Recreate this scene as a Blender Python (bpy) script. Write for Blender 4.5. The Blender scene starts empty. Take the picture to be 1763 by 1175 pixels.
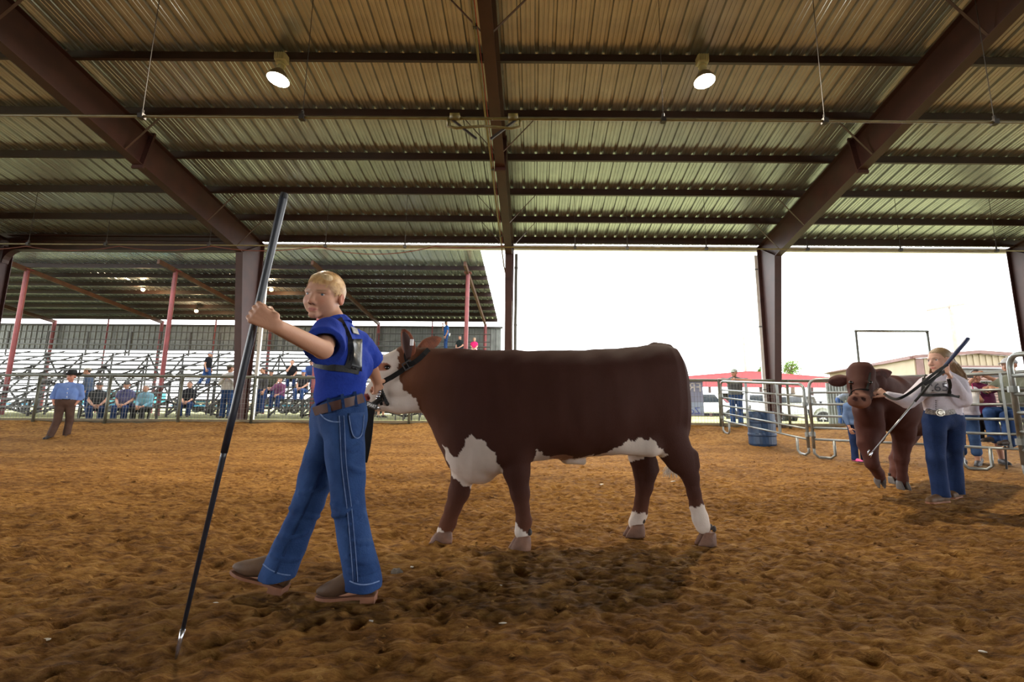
import bpy, math, random
import numpy as np
from mathutils import Vector, Matrix

# ---------------------------------------------------------------- camera, sky, exposure
SC = bpy.context.scene
COL = SC.collection
F, CX, CY, CAMH = 780.0, 920.0, 587.5, 0.85
PITCH, ROLL = math.radians(8.69), math.radians(0.40)
CR = Matrix.Rotation(math.pi/2 + PITCH, 3, 'X') @ Matrix.Rotation(ROLL, 3, 'Z')
CAMP = Vector((0, 0, CAMH))
cam = bpy.data.objects.new('camera', bpy.data.cameras.new('camera'))
COL.objects.link(cam)
cam.location = CAMP
cam.rotation_euler = CR.to_euler()
cam.data.sensor_width = 36.0
cam.data.lens = F / 1763.0 * 36.0
cam.data.shift_x = -(CX - 881.5) / 1763.0
cam.data.clip_start = 0.05
cam.data.clip_end = 900
SC.camera = cam

world = bpy.data.worlds.new('overcast_sky')
SC.world = world
world.use_nodes = True
bg = world.node_tree.nodes['Background']
bg.inputs[0].default_value = (0.97, 0.985, 1.0, 1)
bg.inputs[1].default_value = 1.0

SC.view_settings.view_transform = 'Standard'
SC.view_settings.look = 'None'
SC.view_settings.gamma = 1.0
SC.view_settings.use_curve_mapping = False
SC.view_settings.exposure = 2.7
LAMP_W = 60.0

# ---------------------------------------------------------------- helpers
rnd = random.Random(7)

def ray(px, py):
    return CR @ Vector(((px - CX) / F, -(py - CY) / F, -1.0))

def at(px, py, Y):
    d = ray(px, py)
    return CAMP + d * (Y / d.y)

def gz(x, y):
    """height of the dirt / outside ground"""
    a = float(np.interp(y, [0, 9.5, 11.0, 12.2, 12.95, 13.3, 16, 30, 60], [0, 0, .10, .31, .45, .47, .47, .40, .30]))
    if y > 13.3 and x < 0:
        a += (min(y, 22) - 13.3) / 8.7 * .12
    return a

def srgb(c):
    if len(c) == 3 and max(c) > 1.0:
        c = [v / 255.0 for v in c]
        return tuple(v / 12.92 if v <= .04045 else ((v + .055) / 1.055) ** 2.4 for v in c)
    return tuple(c)

MATS = {}
def mat(name, c1, c2=None, scale=6.0, rough=.65, metal=0.0, bump=0.0, bscale=40.0, spec=.5, detail=4.0,
        stretch=None, attr=None, emit=None, alpha=None, trans=0.0):
    if name in MATS: return MATS[name]
    m = bpy.data.materials.new(name); m.use_nodes = True
    nt = m.node_tree; N = nt.nodes; L = nt.links
    b = N['Principled BSDF']
    b.inputs['Roughness'].default_value = rough
    b.inputs['Metallic'].default_value = metal
    b.inputs['Specular IOR Level'].default_value = spec
    if trans: b.inputs['Transmission Weight'].default_value = trans
    c1 = srgb(c1); c2 = srgb(c2) if c2 else tuple(v * .72 for v in c1)
    tc = N.new('ShaderNodeTexCoord')
    src = tc.outputs['Object']
    if stretch:
        mp = N.new('ShaderNodeMapping'); mp.inputs['Scale'].default_value = stretch
        L.new(src, mp.inputs[0]); src = mp.outputs[0]
    nz = N.new('ShaderNodeTexNoise'); nz.inputs['Scale'].default_value = scale; nz.inputs['Detail'].default_value = detail
    L.new(src, nz.inputs['Vector'])
    mx = N.new('ShaderNodeMix'); mx.data_type = 'RGBA'
    ramp = N.new('ShaderNodeMapRange'); ramp.inputs['From Min'].default_value = .3; ramp.inputs['From Max'].default_value = .7
    L.new(nz.outputs['Fac'], ramp.inputs['Value'])
    L.new(ramp.outputs[0], mx.inputs[0])
    mx.inputs[6].default_value = (*c1, 1); mx.inputs[7].default_value = (*c2, 1)
    out = mx.outputs[2]
    if attr:
        at_ = N.new('ShaderNodeAttribute'); at_.attribute_name = attr
        mul = N.new('ShaderNodeMix'); mul.data_type = 'RGBA'; mul.blend_type = 'MULTIPLY'; mul.inputs[0].default_value = 1
        L.new(at_.outputs['Color'], mul.inputs[6]); L.new(out, mul.inputs[7]); out = mul.outputs[2]
    L.new(out, b.inputs['Base Color'])
    if bump:
        n2 = N.new('ShaderNodeTexNoise'); n2.inputs['Scale'].default_value = bscale; n2.inputs['Detail'].default_value = 6
        L.new(src, n2.inputs['Vector'])
        bp = N.new('ShaderNodeBump'); bp.inputs['Strength'].default_value = bump; bp.inputs['Distance'].default_value = .02
        L.new(n2.outputs['Fac'], bp.inputs['Height']); L.new(bp.outputs[0], b.inputs['Normal'])
    if emit:
        b.inputs['Emission Color'].default_value = (*srgb(emit[0]), 1); b.inputs['Emission Strength'].default_value = emit[1]
    MATS[name] = m
    return m

MW = {}     # world matrices of parents
def thing(name, label, cat, loc=(0, 0, 0), rz=0.0, group=None, kind=None, rot=None):
    o = bpy.data.objects.new(name, None); COL.objects.link(o)
    o.empty_display_size = .1
    R = rot if rot is not None else Matrix.Rotation(rz, 3, 'Z')
    o.location = loc; o.rotation_euler = R.to_euler()
    MW[o.name] = Matrix.Translation(Vector(loc)) @ R.to_4x4()
    tag(o, label, cat, group, kind)
    return o

def tag(o, label=None, cat=None, group=None, kind=None):
    if label: o['label'] = label
    if cat: o['category'] = cat
    if group: o['group'] = group
    if kind: o['kind'] = kind
    return o

def link_mesh(name, V, Fc, material, parent=None, smooth=False, local=False, colors=None, kind=None, label=None):
    """V are world coordinates unless local; stored relative to the parent"""
    V = np.asarray(V, dtype=np.float64).reshape(-1, 3)
    PM = MW.get(parent.name) if parent is not None else None
    if PM is not None and not local:
        Mi = np.array(PM.inverted())
        V = V @ Mi[:3, :3].T + Mi[:3, 3]
    off = None
    if parent is None and not local:
        off = np.array([(V[:, 0].min() + V[:, 0].max()) / 2, (V[:, 1].min() + V[:, 1].max()) / 2, V[:, 2].min()])
        V = V - off
    me = bpy.data.meshes.new(name)
    if isinstance(Fc, np.ndarray):
        n, k = Fc.shape
        me.vertices.add(len(V)); me.vertices.foreach_set('co', V.astype(np.float32).ravel())
        me.loops.add(n * k); me.loops.foreach_set('vertex_index', Fc.astype(np.int32).ravel())
        me.polygons.add(n); me.polygons.foreach_set('loop_start', np.arange(0, n * k, k, dtype=np.int32))
        me.update(calc_edges=True); me.validate()
    else:
        me.from_pydata([tuple(v) for v in V], [], Fc); me.update()
    if smooth:
        me.polygons.foreach_set('use_smooth', np.ones(len(me.polygons), dtype=bool))
    if colors is not None:
        a = me.color_attributes.new('Col', 'FLOAT_COLOR', 'POINT')
        c = np.ones((len(V), 4), dtype=np.float32); c[:, :3] = colors
        a.data.foreach_set('color', c.ravel())
    if material: me.materials.append(material)
    o = bpy.data.objects.new(name, me); COL.objects.link(o)
    if parent is not None: o.parent = parent
    if off is not None: o.location = off
    base = PM if PM is not None else Matrix.Identity(4)
    MW[o.name] = base @ (Matrix.Translation(Vector(off)) if off is not None else Matrix.Identity(4))
    if kind: o['kind'] = kind
    if label: o['label'] = label
    return o

def clone(o, name=None, parent=None, loc=None):
    c = o.copy(); COL.objects.link(c)
    if name: c.name = name
    if parent is not None: c.parent = parent
    if loc is not None: c.location = loc
    return c

def clone_tree(root, loc, rz, label=None, group=None):
    r = root.copy(); COL.objects.link(r); r.location = loc; r.rotation_euler = (0, 0, rz)
    MW[r.name] = Matrix.Translation(Vector(loc)) @ Matrix.Rotation(rz, 4, 'Z')
    if label: r['label'] = label
    if group: r['group'] = group
    for ch in list(root.children):
        c = ch.copy(); COL.objects.link(c); c.parent = r
        for g in list(ch.children):
            d = g.copy(); COL.objects.link(d); d.parent = c
    return r

class MB:
    def __init__(s): s.v = []; s.f = []
    def add(s, vs, fs):
        b = len(s.v); s.v.extend([tuple(v) for v in vs]); s.f.extend([tuple(i + b for i in f) for f in fs]); return s
    def box(s, c, sz, R=None):
        c = Vector(c); R = R or Matrix.Identity(3); x, y, z = [q / 2 for q in sz]
        vs = [c + R @ Vector((a * x, b * y, d * z)) for a in (-1, 1) for b in (-1, 1) for d in (-1, 1)]
        return s.add(vs, [(0, 1, 3, 2), (4, 6, 7, 5), (0, 4, 5, 1), (2, 3, 7, 6), (0, 2, 6, 4), (1, 5, 7, 3)])
    def bbox(s, c, sz, bev, R=None):
        """box with chamfered vertical (z) edges and top edges"""
        c = Vector(c); R = R or Matrix.Identity(3); x, y, z = [q / 2 for q in sz]; b = bev
        rings = []
        for zz, ins in ((-z, b * .6), (-z + b * .6, 0), (z - b, 0), (z - b * .3, b * .3), (z, b)):
            xx, yy = x - ins, y - ins; q = min(b, xx * .9, yy * .9)
            rings.append([c + R @ Vector(p) for p in [(xx - q, -yy, zz), (xx, -yy + q, zz), (xx, yy - q, zz), (xx - q, yy, zz),
                          (-xx + q, yy, zz), (-xx, yy - q, zz), (-xx, -yy + q, zz), (-xx + q, -yy, zz)]])
        return s.loft(rings)
    def beam(s, a, b, w, h, up=(0, 0, 1)):
        a, b = Vector(a), Vector(b); d = b - a; L = d.length; d.normalize()
        up = Vector(up); sd = d.cross(up)
        if sd.length < 1e-5: sd = d.cross(Vector((0, 1, 0)))
        sd.normalize(); u = sd.cross(d)
        R = Matrix((sd, d, u)).transposed()
        return s.box((a + b) / 2, (w, L, h), R)
    def loft(s, rings, cap=True, closed=True):
        n = len(rings[0]); b = len(s.v)
        for r in rings: s.v.extend([tuple(v) for v in r])
        for i in range(len(rings) - 1):
            for j in range(n if closed else n - 1):
                k = (j + 1) % n
                s.f.append((b + i * n + j, b + i * n + k, b + (i + 1) * n + k, b + (i + 1) * n + j))
        if cap and closed:
            s.f.append(tuple(b + j for j in reversed(range(n))))
            s.f.append(tuple(b + (len(rings) - 1) * n + j for j in range(n)))
        return s
    def tube(s, pts, r, n=8, cap=True, flat=None, fdir=None):
        pts = [Vector(p) for p in pts]; m = len(pts)
        rs = r if isinstance(r, (list, tuple)) else [r] * m
        rings = []; u = None
        for i, p in enumerate(pts):
            t = (pts[min(i + 1, m - 1)] - pts[max(i - 1, 0)]); t.normalize()
            if u is None:
                ref = Vector(fdir) if fdir is not None else (Vector((0, 0, 1)) if abs(t.z) < .9 else Vector((0, 1, 0)))
                u = ref - t * ref.dot(t); u.normalize()
            else:
                u = u - t * u.dot(t); u.normalize()
            w = t.cross(u)
            fl = flat if flat else 1.0
            rings.append([p + (u * math.cos(2 * math.pi * j / n) * fl + w * math.sin(2 * math.pi * j / n)) * rs[i] for j in range(n)])
        return s.loft(rings, cap)
    def lathe(s, prof, c=(0, 0, 0), n=16, R=None):
        c = Vector(c); R = R or Matrix.Identity(3)
        rings = [[c + R @ Vector((r * math.cos(2 * math.pi * j / n), r * math.sin(2 * math.pi * j / n), z)) for j in range(n)] for r, z in prof]
        return s.loft(rings)
    def prism(s, poly, ext):
        ext = Vector(ext); p = [Vector(q) for q in poly]
        return s.loft([p, [q + ext for q in p]])
    def ball(s, c, r, n=8, m=6, R=None):
        rx, ry, rz = r if isinstance(r, (tuple, list)) else (r, r, r)
        R = R or Matrix.Identity(3); c = Vector(c)
        rings = []
        for i in range(m + 1):
            a = math.pi * (i / m) ; a = min(max(a, .02), math.pi - .02)
            rings.append([c + R @ Vector((rx * math.sin(a) * math.cos(2 * math.pi * j / n), ry * math.sin(a) * math.sin(2 * math.pi * j / n), -rz * math.cos(a))) for j in range(n)])
        return s.loft(rings)
    def build(s, name, material, parent=None, smooth=False, local=False, kind=None, label=None, colors=None):
        return link_mesh(name, s.v, s.f, material, parent, smooth, local, colors, kind, label)

def top(o, label, cat, group=None, kind=None): return tag(o, label, cat, group, kind)
def struct(o): o['kind'] = 'structure'; return o

# ---------------------------------------------------------------- implicit surfaces for bodies and cloth
def nets(D, ax):
    S = D < 0
    c = np.zeros([n - 1 for n in D.shape], np.int8)
    nx, ny, nz = D.shape
    offs = [(i, j, k) for i in (0, 1) for j in (0, 1) for k in (0, 1)]
    for i, j, k in offs: c += S[i:nx - 1 + i, j:ny - 1 + j, k:nz - 1 + k]
    act = (c > 0) & (c < 8)
    idx = np.argwhere(act); N = len(idx)
    vid = np.full(act.shape, -1, np.int32); vid[act] = np.arange(N, dtype=np.int32)
    val = {o: D[idx[:, 0] + o[0], idx[:, 1] + o[1], idx[:, 2] + o[2]] for o in offs}
    acc = np.zeros((N, 3)); cnt = np.zeros(N)
    for a in offs:
        for axn in range(3):
            if a[axn] == 0:
                b = list(a); b[axn] = 1; b = tuple(b)
                va, vb = val[a], val[b]; m = (va < 0) != (vb < 0)
                t = va[m] / (va[m] - vb[m])
                p = np.tile(np.array(a, float), (m.sum(), 1)); p[:, axn] += t
                acc[m] += p; cnt[m] += 1
    pos = idx + acc / np.maximum(cnt, 1)[:, None]
    h = ax[0][1] - ax[0][0]
    P = np.array([ax[0][0], ax[1][0], ax[2][0]]) + pos * h
    faces = []
    for axn in range(3):
        s1 = [slice(None)] * 3; s2 = [slice(None)] * 3
        s1[axn] = slice(0, -1); s2[axn] = slice(1, None)
        A, B = S[tuple(s1)], S[tuple(s2)]
        e = np.argwhere(A != B)
        o1, o2 = [(1, 2), (2, 0), (0, 1)][axn]
        ok = (e[:, o1] > 0) & (e[:, o2] > 0) & (e[:, o1] < D.shape[o1] - 1) & (e[:, o2] < D.shape[o2] - 1)
        e = e[ok]
        ins = A[e[:, 0], e[:, 1], e[:, 2]]
        q = []
        for d1, d2 in ((-1, -1), (0, -1), (0, 0), (-1, 0)):
            t = e.copy(); t[:, o1] += d1; t[:, o2] += d2
            q.append(vid[t[:, 0], t[:, 1], t[:, 2]])
        q = np.stack(q, 1)
        q[~ins] = q[~ins][:, ::-1]
        faces.append(q)
    return P, np.concatenate(faces)

class Field:
    def __init__(s, lo, hi, h):
        s.h = h
        s.ax = [np.arange(lo[i], hi[i] + h, h, dtype=np.float32) for i in range(3)]
        s.D = np.full([len(a) for a in s.ax], 1.0, np.float32)
    def region(s, lo, hi):
        sl = []
        for i in range(3):
            a = int(np.searchsorted(s.ax[i], lo[i])); b = int(np.searchsorted(s.ax[i], hi[i]))
            sl.append(slice(max(a, 0), max(b, 0)))
        sl = tuple(sl)
        X = s.ax[0][sl[0]][:, None, None]; Y = s.ax[1][sl[1]][None, :, None]; Z = s.ax[2][sl[2]][None, None, :]
        return sl, X, Y, Z
    def comb(s, sl, d, k, op='u'):
        A = s.D[sl]
        if A.size == 0: return
        if op == 'u':
            if k > 0:
                hh = np.maximum(k - np.abs(A - d), 0) / k
                s.D[sl] = np.minimum(A, d) - hh * hh * k * .25
            else: s.D[sl] = np.minimum(A, d)
        elif op == 's':
            d = -d
            if k > 0:
                hh = np.maximum(k - np.abs(A - d), 0) / k
                s.D[sl] = np.maximum(A, d) + hh * hh * k * .25
            else: s.D[sl] = np.maximum(A, d)
    def cap(s, a, b, ra, rb=None, k=.02, flat=1.0, fdir=None, op='u'):
        rb = ra if rb is None else rb
        a = np.array(a, float); b = np.array(b, float); m = max(ra, rb) / min(flat, 1.0) if flat > 1 else max(ra, rb)
        m = m + 2 * k + 3 * s.h
        sl, X, Y, Z = s.region(np.minimum(a, b) - m, np.maximum(a, b) + m)
        px, py, pz = X - a[0], Y - a[1], Z - a[2]
        ab = b - a; L2 = max(float(ab @ ab), 1e-9)
        t = np.clip((px * ab[0] + py * ab[1] + pz * ab[2]) / L2, 0, 1)
        qx, qy, qz = px - t * ab[0], py - t * ab[1], pz - t * ab[2]
        d2 = qx * qx + qy * qy + qz * qz
        if fdir is not None and flat != 1.0:
            n = np.array(fdir, float); n /= np.linalg.norm(n)
            w = qx * n[0] + qy * n[1] + qz * n[2]
            d2 = d2 + (1 / flat ** 2 - 1) * w * w
        d = np.sqrt(d2) - (ra + (rb - ra) * t)
        if fdir is not None and flat < 1: d = d * (flat + (1 - flat) * .4)
        s.comb(sl, d.astype(np.float32), k, op); return s
    def capcut(s, a, b, ra, rb, k):
        """capsule from a, cut flat at b"""
        a = np.array(a, float); b = np.array(b, float); dv = (b - a) / np.linalg.norm(b - a); e = b + dv * rb
        m = max(ra, rb) + 2 * k + 3 * s.h
        sl, X, Y, Z = s.region(np.minimum(a, e) - m, np.maximum(a, e) + m)
        px, py, pz = X - a[0], Y - a[1], Z - a[2]; L = float(np.linalg.norm(b - a))
        q = px * dv[0] + py * dv[1] + pz * dv[2]; t = np.clip(q, 0, L + rb)
        d = np.sqrt((px - t * dv[0]) ** 2 + (py - t * dv[1]) ** 2 + (pz - t * dv[2]) ** 2) - (ra + (rb - ra) * np.clip(t / L, 0, 1))
        s.comb(sl, np.maximum(d, q - L).astype(np.float32), k); return s
    def ell(s, c, r, R=None, k=.02, op='u', p=2.0):
        c = np.array(c, float); r = np.array(r, float); m = r.max() + 2 * k + 3 * s.h
        sl, X, Y, Z = s.region(c - m, c + m)
        x, y, z = X - c[0], Y - c[1], Z - c[2]
        if R is not None:
            R = np.array(R)  # columns are axes
            x, y, z = (x * R[0, 0] + y * R[1, 0] + z * R[2, 0], x * R[0, 1] + y * R[1, 1] + z * R[2, 1], x * R[0, 2] + y * R[1, 2] + z * R[2, 2])
        x, y, z = x / r[0], y / r[1], z / r[2]
        if p == 2.0:
            q = np.sqrt(x * x + y * y + z * z)
            g = np.sqrt((x / r[0]) ** 2 + (y / r[1]) ** 2 + (z / r[2]) ** 2) + 1e-6
            d = q * (q - 1) / g
        else:
            q = (np.abs(x) ** p + np.abs(y) ** p + np.abs(z) ** p) ** (1 / p)
            d = (q - 1) * r.min()
        s.comb(sl, d.astype(np.float32), k, op); return s
    def chain(s, pts, rs, k=.02, **kw):
        for i in range(len(pts) - 1): s.cap(pts[i], pts[i + 1], rs[i], rs[i + 1], k, **kw)
        return s
    def clip(s, c, n, keep=-1):
        """remove everything on the +n side of the plane through c"""
        n = np.array(n, float); n /= np.linalg.norm(n); c = np.array(c, float)
        d = (s.ax[0][:, None, None] - c[0]) * n[0] + (s.ax[1][None, :, None] - c[1]) * n[1] + (s.ax[2][None, None, :] - c[2]) * n[2]
        s.D = np.maximum(s.D, d.astype(np.float32)); return s
    def wob(s, amp, freq, seed=0, zs=1.0):
        r = np.random.RandomState(seed)
        X = s.ax[0][:, None, None]; Y = s.ax[1][None, :, None]; Z = s.ax[2][None, None, :]
        m = np.abs(s.D) < amp * 3 + 3 * s.h
        tot = np.zeros_like(s.D)
        for i in range(5):
            kx, ky, kz = r.normal(size=3); kz *= zs
            tot += np.sin((kx * X + ky * Y + kz * Z) * freq * (1 + .5 * i) + r.rand() * 6).astype(np.float32) / (1 + .4 * i)
        s.D += np.where(m, tot * amp / 2.2, 0).astype(np.float32); return s
    def mesh(s): return nets(s.D, s.ax)
# ---------------------------------------------------------------- materials
def dirt_material():
    m = bpy.data.materials.new('arena_dirt'); m.use_nodes = True; nt = m.node_tree; N = nt.nodes; L = nt.links
    b = N['Principled BSDF']; b.inputs['Roughness'].default_value = .95; b.inputs['Specular IOR Level'].default_value = .12
    tc = N.new('ShaderNodeTexCoord'); mp = N.new('ShaderNodeMapping'); mp.inputs['Scale'].default_value = (.85, 2.3, 1); L.new(tc.outputs['Object'], mp.inputs[0])
    def noise(sc, det, rgh=.6):
        n = N.new('ShaderNodeTexNoise'); n.inputs['Scale'].default_value = sc; n.inputs['Detail'].default_value = det; n.inputs['Roughness'].default_value = rgh; L.new(mp.outputs[0], n.inputs['Vector']); return n.outputs['Fac']
    def ramp(src, stops):
        r = N.new('ShaderNodeValToRGB'); e = r.color_ramp.elements
        while len(e) < len(stops): e.new(.5)
        for i, (p, c) in enumerate(stops): e[i].position = p; e[i].color = (*srgb(c), 1)
        L.new(src, r.inputs[0]); return r.outputs[0]
    clod = ramp(noise(11, 12, .72), [(.33, (88, 59, 28)), (.46, (144, 103, 54)), (.57, (178, 134, 73)), (.70, (206, 166, 104))])
    damp = ramp(noise(.55, 5, .55), [(.35, (206, 198, 188)), (.65, (255, 250, 244))])
    mx = N.new('ShaderNodeMix'); mx.data_type = 'RGBA'; mx.blend_type = 'MULTIPLY'; mx.inputs[0].default_value = 1
    L.new(clod, mx.inputs[6]); L.new(damp, mx.inputs[7]); L.new(mx.outputs[2], b.inputs['Base Color'])
    bp = N.new('ShaderNodeBump'); bp.inputs['Strength'].default_value = 1.0; bp.inputs['Distance'].default_value = .03; L.new(noise(30, 10, .72), bp.inputs['Height'])
    L.new(bp.outputs[0], b.inputs['Normal']); return m
M_DIRT = dirt_material()
M_GRASS = mat('mown_grass', (158, 154, 112), (136, 138, 88), 3.0, rough=.95, bump=.4, bscale=30, spec=.1, detail=8)
M_SHEET = mat('galvanised_sheet', (186, 194, 198), (164, 172, 178), 2.2, rough=.27, metal=.68, bump=.02, bscale=8)
M_RED = mat('red_oxide_steel', (64, 34, 30), (50, 26, 24), 3.0, rough=.55, bump=.03)
M_PURL = mat('red_oxide_purlin', (54, 29, 23), (42, 23, 18), 3.0, rough=.55, bump=.03)
M_MAROON = mat('maroon_pipe', (128, 52, 52), (104, 40, 40), 4.0, rough=.5)
M_PIPE = mat('yellow_pipe', (118, 104, 54), (92, 80, 42), 6.0, rough=.5)
M_ROD = mat('dark_rod', (52, 44, 40), (40, 34, 32), 6.0, rough=.6)
M_GALV = mat('galvanised_pipe', (150, 154, 152), (118, 122, 120), 5.0, rough=.38, metal=.6, bump=.03)
M_GALVD = mat('weathered_pipe', (110, 112, 100), (84, 84, 72), 5.0, rough=.5, metal=.35, bump=.03)
M_WIRE = mat('fence_wire', (130, 130, 124), (100, 100, 96), 5.0, rough=.5, metal=.4)
M_ALU = mat('bleacher_aluminium', (70, 70, 68), (56, 56, 54), 4.0, rough=.45, metal=.4)
M_GREYSTEEL = mat('bleacher_steel', (62, 58, 55), (46, 43, 40), 4.0, rough=.6)
M_WHITE = mat('white_paint', (236, 236, 234), (222, 222, 220), 4.0, rough=.45)
M_KERB = mat('weathered_board', (132, 122, 100), (104, 94, 76), 8.0, rough=.85, bump=.3, stretch=(1, 6, 6))
M_BLACK = mat('black_rubber', (24, 24, 26), (16, 16, 18), 8.0, rough=.55)
M_GLASS = mat('tinted_glass', (40, 46, 52), (34, 40, 46), 2.0, rough=.08, spec=.8)
M_CHROME = mat('bright_metal', (200, 200, 205), (170, 170, 176), 6.0, rough=.2, metal=.9)

# ---------------------------------------------------------------- ground
def axis_steps(a, b, fine_lo, fine_hi, f, g, cmax):
    out = [fine_lo]; 
    while out[-1] < fine_hi: out.append(out[-1] + f)
    st = f
    while out[-1] < b: st = min(st * g, cmax); out.append(out[-1] + st)
    low = [fine_lo]; st = f
    while low[-1] > a: st = min(st * g, cmax); low.append(low[-1] - st)
    return np.array(low[:0:-1] + out)

def vnoise(X, Y, s, seed):
    r = np.random.RandomState(seed); T = r.rand(256, 256)
    x = X / s; y = Y / s
    xi = np.floor(x).astype(int); yi = np.floor(y).astype(int); fx = x - xi; fy = y - yi
    fx = fx * fx * (3 - 2 * fx); fy = fy * fy * (3 - 2 * fy)
    a = T[xi % 256, yi % 256]; b = T[(xi + 1) % 256, yi % 256]; c = T[xi % 256, (yi + 1) % 256]; d = T[(xi + 1) % 256, (yi + 1) % 256]
    return (a * (1 - fx) + b * fx) * (1 - fy) + (c * (1 - fx) + d * fx) * fy - .5

gxs = axis_steps(-27, 27, -3.2, 3.6, .0135, 1.02, .13)
gys = axis_steps(-32, 13.12, .9, 4.2, .0125, 1.012, .06)
gys = np.append(gys[gys < 13.1], 13.12)
GX, GY = np.meshgrid(gxs, gys, indexing='ij')
prof = np.interp(GY, [0, 9.5, 11.0, 12.2, 12.95, 13.3], [0, 0, .10, .31, .45, .47])
# trampled dirt: overlapping hoof scallops stretched along X, small clods, gentle swells
wx = vnoise(GX, GY, .35, 11) * .18; wy = vnoise(GX, GY, .3, 12) * .12
n1 = vnoise(GX + wx, (GY + wy) * 1.7, .16, 1); n2 = vnoise(GX + wx, (GY + wy) * 1.9, .075, 2)
n3 = vnoise(GX, GY * 1.6, .036, 3); n4 = vnoise(GX, GY, .55, 4); n5 = vnoise(GX, GY, 1.9, 5)
ridge = 1 - np.abs(n1) * 4
amp = np.clip(1.15 - np.maximum(GY - 4.5, 0) * .03, .55, 1.2)
hgt = amp * (.010 * np.clip(ridge, -.6, 1) * (n4 + .75) + .017 * n2 + .018 * n3) + .022 * n4 + .03 * n5
bank = np.clip((GY - 9.8) / 2.4, 0, 1)
hgt += bank * (.10 * vnoise(GX, GY, .8, 8) + .05 * vnoise(GX, GY, .25, 9))
gxn = len(gxs); gyn = len(gys)
Hd = prof + hgt - .012
rs = np.random.RandomState(4)
for k in range(900):
    hx, hy = rs.uniform(-4.2, 5.2), 1.1 + 8 * rs.rand() ** 1.3
    r0 = rs.uniform(.035, .065); an = rs.uniform(0, 6.3)
    i0, i1 = np.searchsorted(gxs, [hx - .2, hx + .2]); j0, j1 = np.searchsorted(gys, [hy - .2, hy + .2])
    if i1 <= i0 or j1 <= j0: continue
    dx = GX[i0:i1, j0:j1] - hx; dy = GY[i0:i1, j0:j1] - hy
    u = dx * math.cos(an) + dy * math.sin(an); v = (-dx * math.sin(an) + dy * math.cos(an)) * 1.4
    q = np.sqrt(u * u + v * v) / r0
    Hd[i0:i1, j0:j1] += np.where(q < 1.9, -.018 * np.exp(-q * q * 1.3) + .013 * np.exp(-((q - 1.25) / .3) ** 2) * (u > -.2 * r0), 0)
def floor_z(x, y):
    i = int(np.clip(np.searchsorted(gxs, x), 0, gxn - 1)); j = int(np.clip(np.searchsorted(gys, y), 0, gyn - 1))
    return float(Hd[i, j])
V = np.stack([GX, GY, Hd], -1).reshape(-1, 3)
I = np.arange(gxn * gyn).reshape(gxn, gyn)
Fq = np.stack([I[:-1, :-1], I[1:, :-1], I[1:, 1:], I[:-1, 1:]], -1).reshape(-1, 4)
floor = struct(link_mesh('floor', V, Fq, M_DIRT, smooth=True))

ys = [13.1, 14, 16, 18, 20, 24, 30, 40, 60, 100, 180, 300]
xs = [-300, -150, -90, -50, -27, -12, -4, -.01, .01, 4, 12, 27, 50, 90, 150, 300]
gv = [(x, y, gz(x, y) - (.02 if y < 13.2 else 0)) for x in xs for y in ys]
gf = [(i * len(ys) + j, (i + 1) * len(ys) + j, (i + 1) * len(ys) + j + 1, i * len(ys) + j + 1) for i in range(len(xs) - 1) for j in range(len(ys) - 1)]
struct(link_mesh('ground', gv, gf, M_GRASS, smooth=True))
mb = MB(); mb.box((0, -150, -.25), (600, 326, .3)); struct(mb.build('ground', M_GRASS))

# ---------------------------------------------------------------- roof
SL = .199
def zr(Y): return 8.72 - SL * Y
RIDGE = -9.0  # set far back so the deep unseen roof darkens the near side
EAVE = 13.62
ceil = bpy.data.objects.new('ceiling', None); COL.objects.link(ceil); ceil['kind'] = 'structure'; MW['ceiling'] = Matrix.Identity(4)
prof_s = []
for k in range(3):
    o = k * .305
    prof_s += [(o, 0), (o + .020, .044), (o + .060, .044), (o + .080, 0), (o + .135, 0), (o + .143, .010), (o + .159, .010), (o + .167, 0),
               (o + .210, 0), (o + .218, .010), (o + .234, .010), (o + .242, 0)]
prof_s.append((.915, 0))
sv, sf = [], []
for (Y) in (EAVE, RIDGE):
    sv += [(x, Y, zr(Y) + z) for x, z in prof_s]
n = len(prof_s)
sf = [(i, i + 1, n + i + 1, n + i) for i in range(n - 1)]
sh = link_mesh('roof_sheet', sv, sf, M_SHEET, ceil, local=True)
NS = 62; X0 = -28.4
sh.location = (X0, 0, 0)
for k in range(1, NS):
    clone(sh, 'roof_sheet', loc=(X0 + k * .915, 0, 0))
# far slope behind the camera, same sheets mirrored about the ridge
for k in range(NS):
    c = clone(sh, 'roof_sheet', loc=(X0 + (k + 1) * .915, 2 * RIDGE, 0)); c.rotation_euler = (0, 0, math.pi)
PURL = [13.2, 12.17, 11.0, 9.79, 8.57, 7.35] + [6.13 - 1.22 * k for k in range(13)]
for i, Y in enumerate(PURL):
    m = MB(); z = zr(Y)
    hh = .23 if i == 0 else .2
    sec = [(Y + .035, z - .002), (Y - .0, z - .002), (Y, z - hh), (Y - .06, z - hh), (Y - .06, z - hh + .02), (Y - .053, z - hh + .02),
           (Y - .053, z - hh + .007), (Y - .007, z - hh + .007), (Y - .007, z - .009), (Y + .035, z - .009)]
    m.prism([(-28.4, a, b) for a, b in sec], (56.7, 0, 0)); m.build('purlin', M_PURL, ceil)
m = MB()
for s_ in (-1, 1):
    m.box((0, RIDGE + s_ * .3, zr(RIDGE) + .045 - .06), (56.7, .6, .02))
m.build('ridge_cap', M_SHEET, ceil)
# gutter along the eave
m = MB()
m.prism([(-28.4, EAVE + .02, zr(EAVE) - .02), (-28.4, EAVE + .16, zr(EAVE) - .02), (-28.4, EAVE + .14, zr(EAVE) - .16), (-28.4, EAVE + .02, zr(EAVE) - .17)], (56.7, 0, 0))
g = m.build('eave_gutter', M_WHITE); top(g, 'white metal rain gutter running along the roof edge above the fence', 'gutter')

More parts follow.
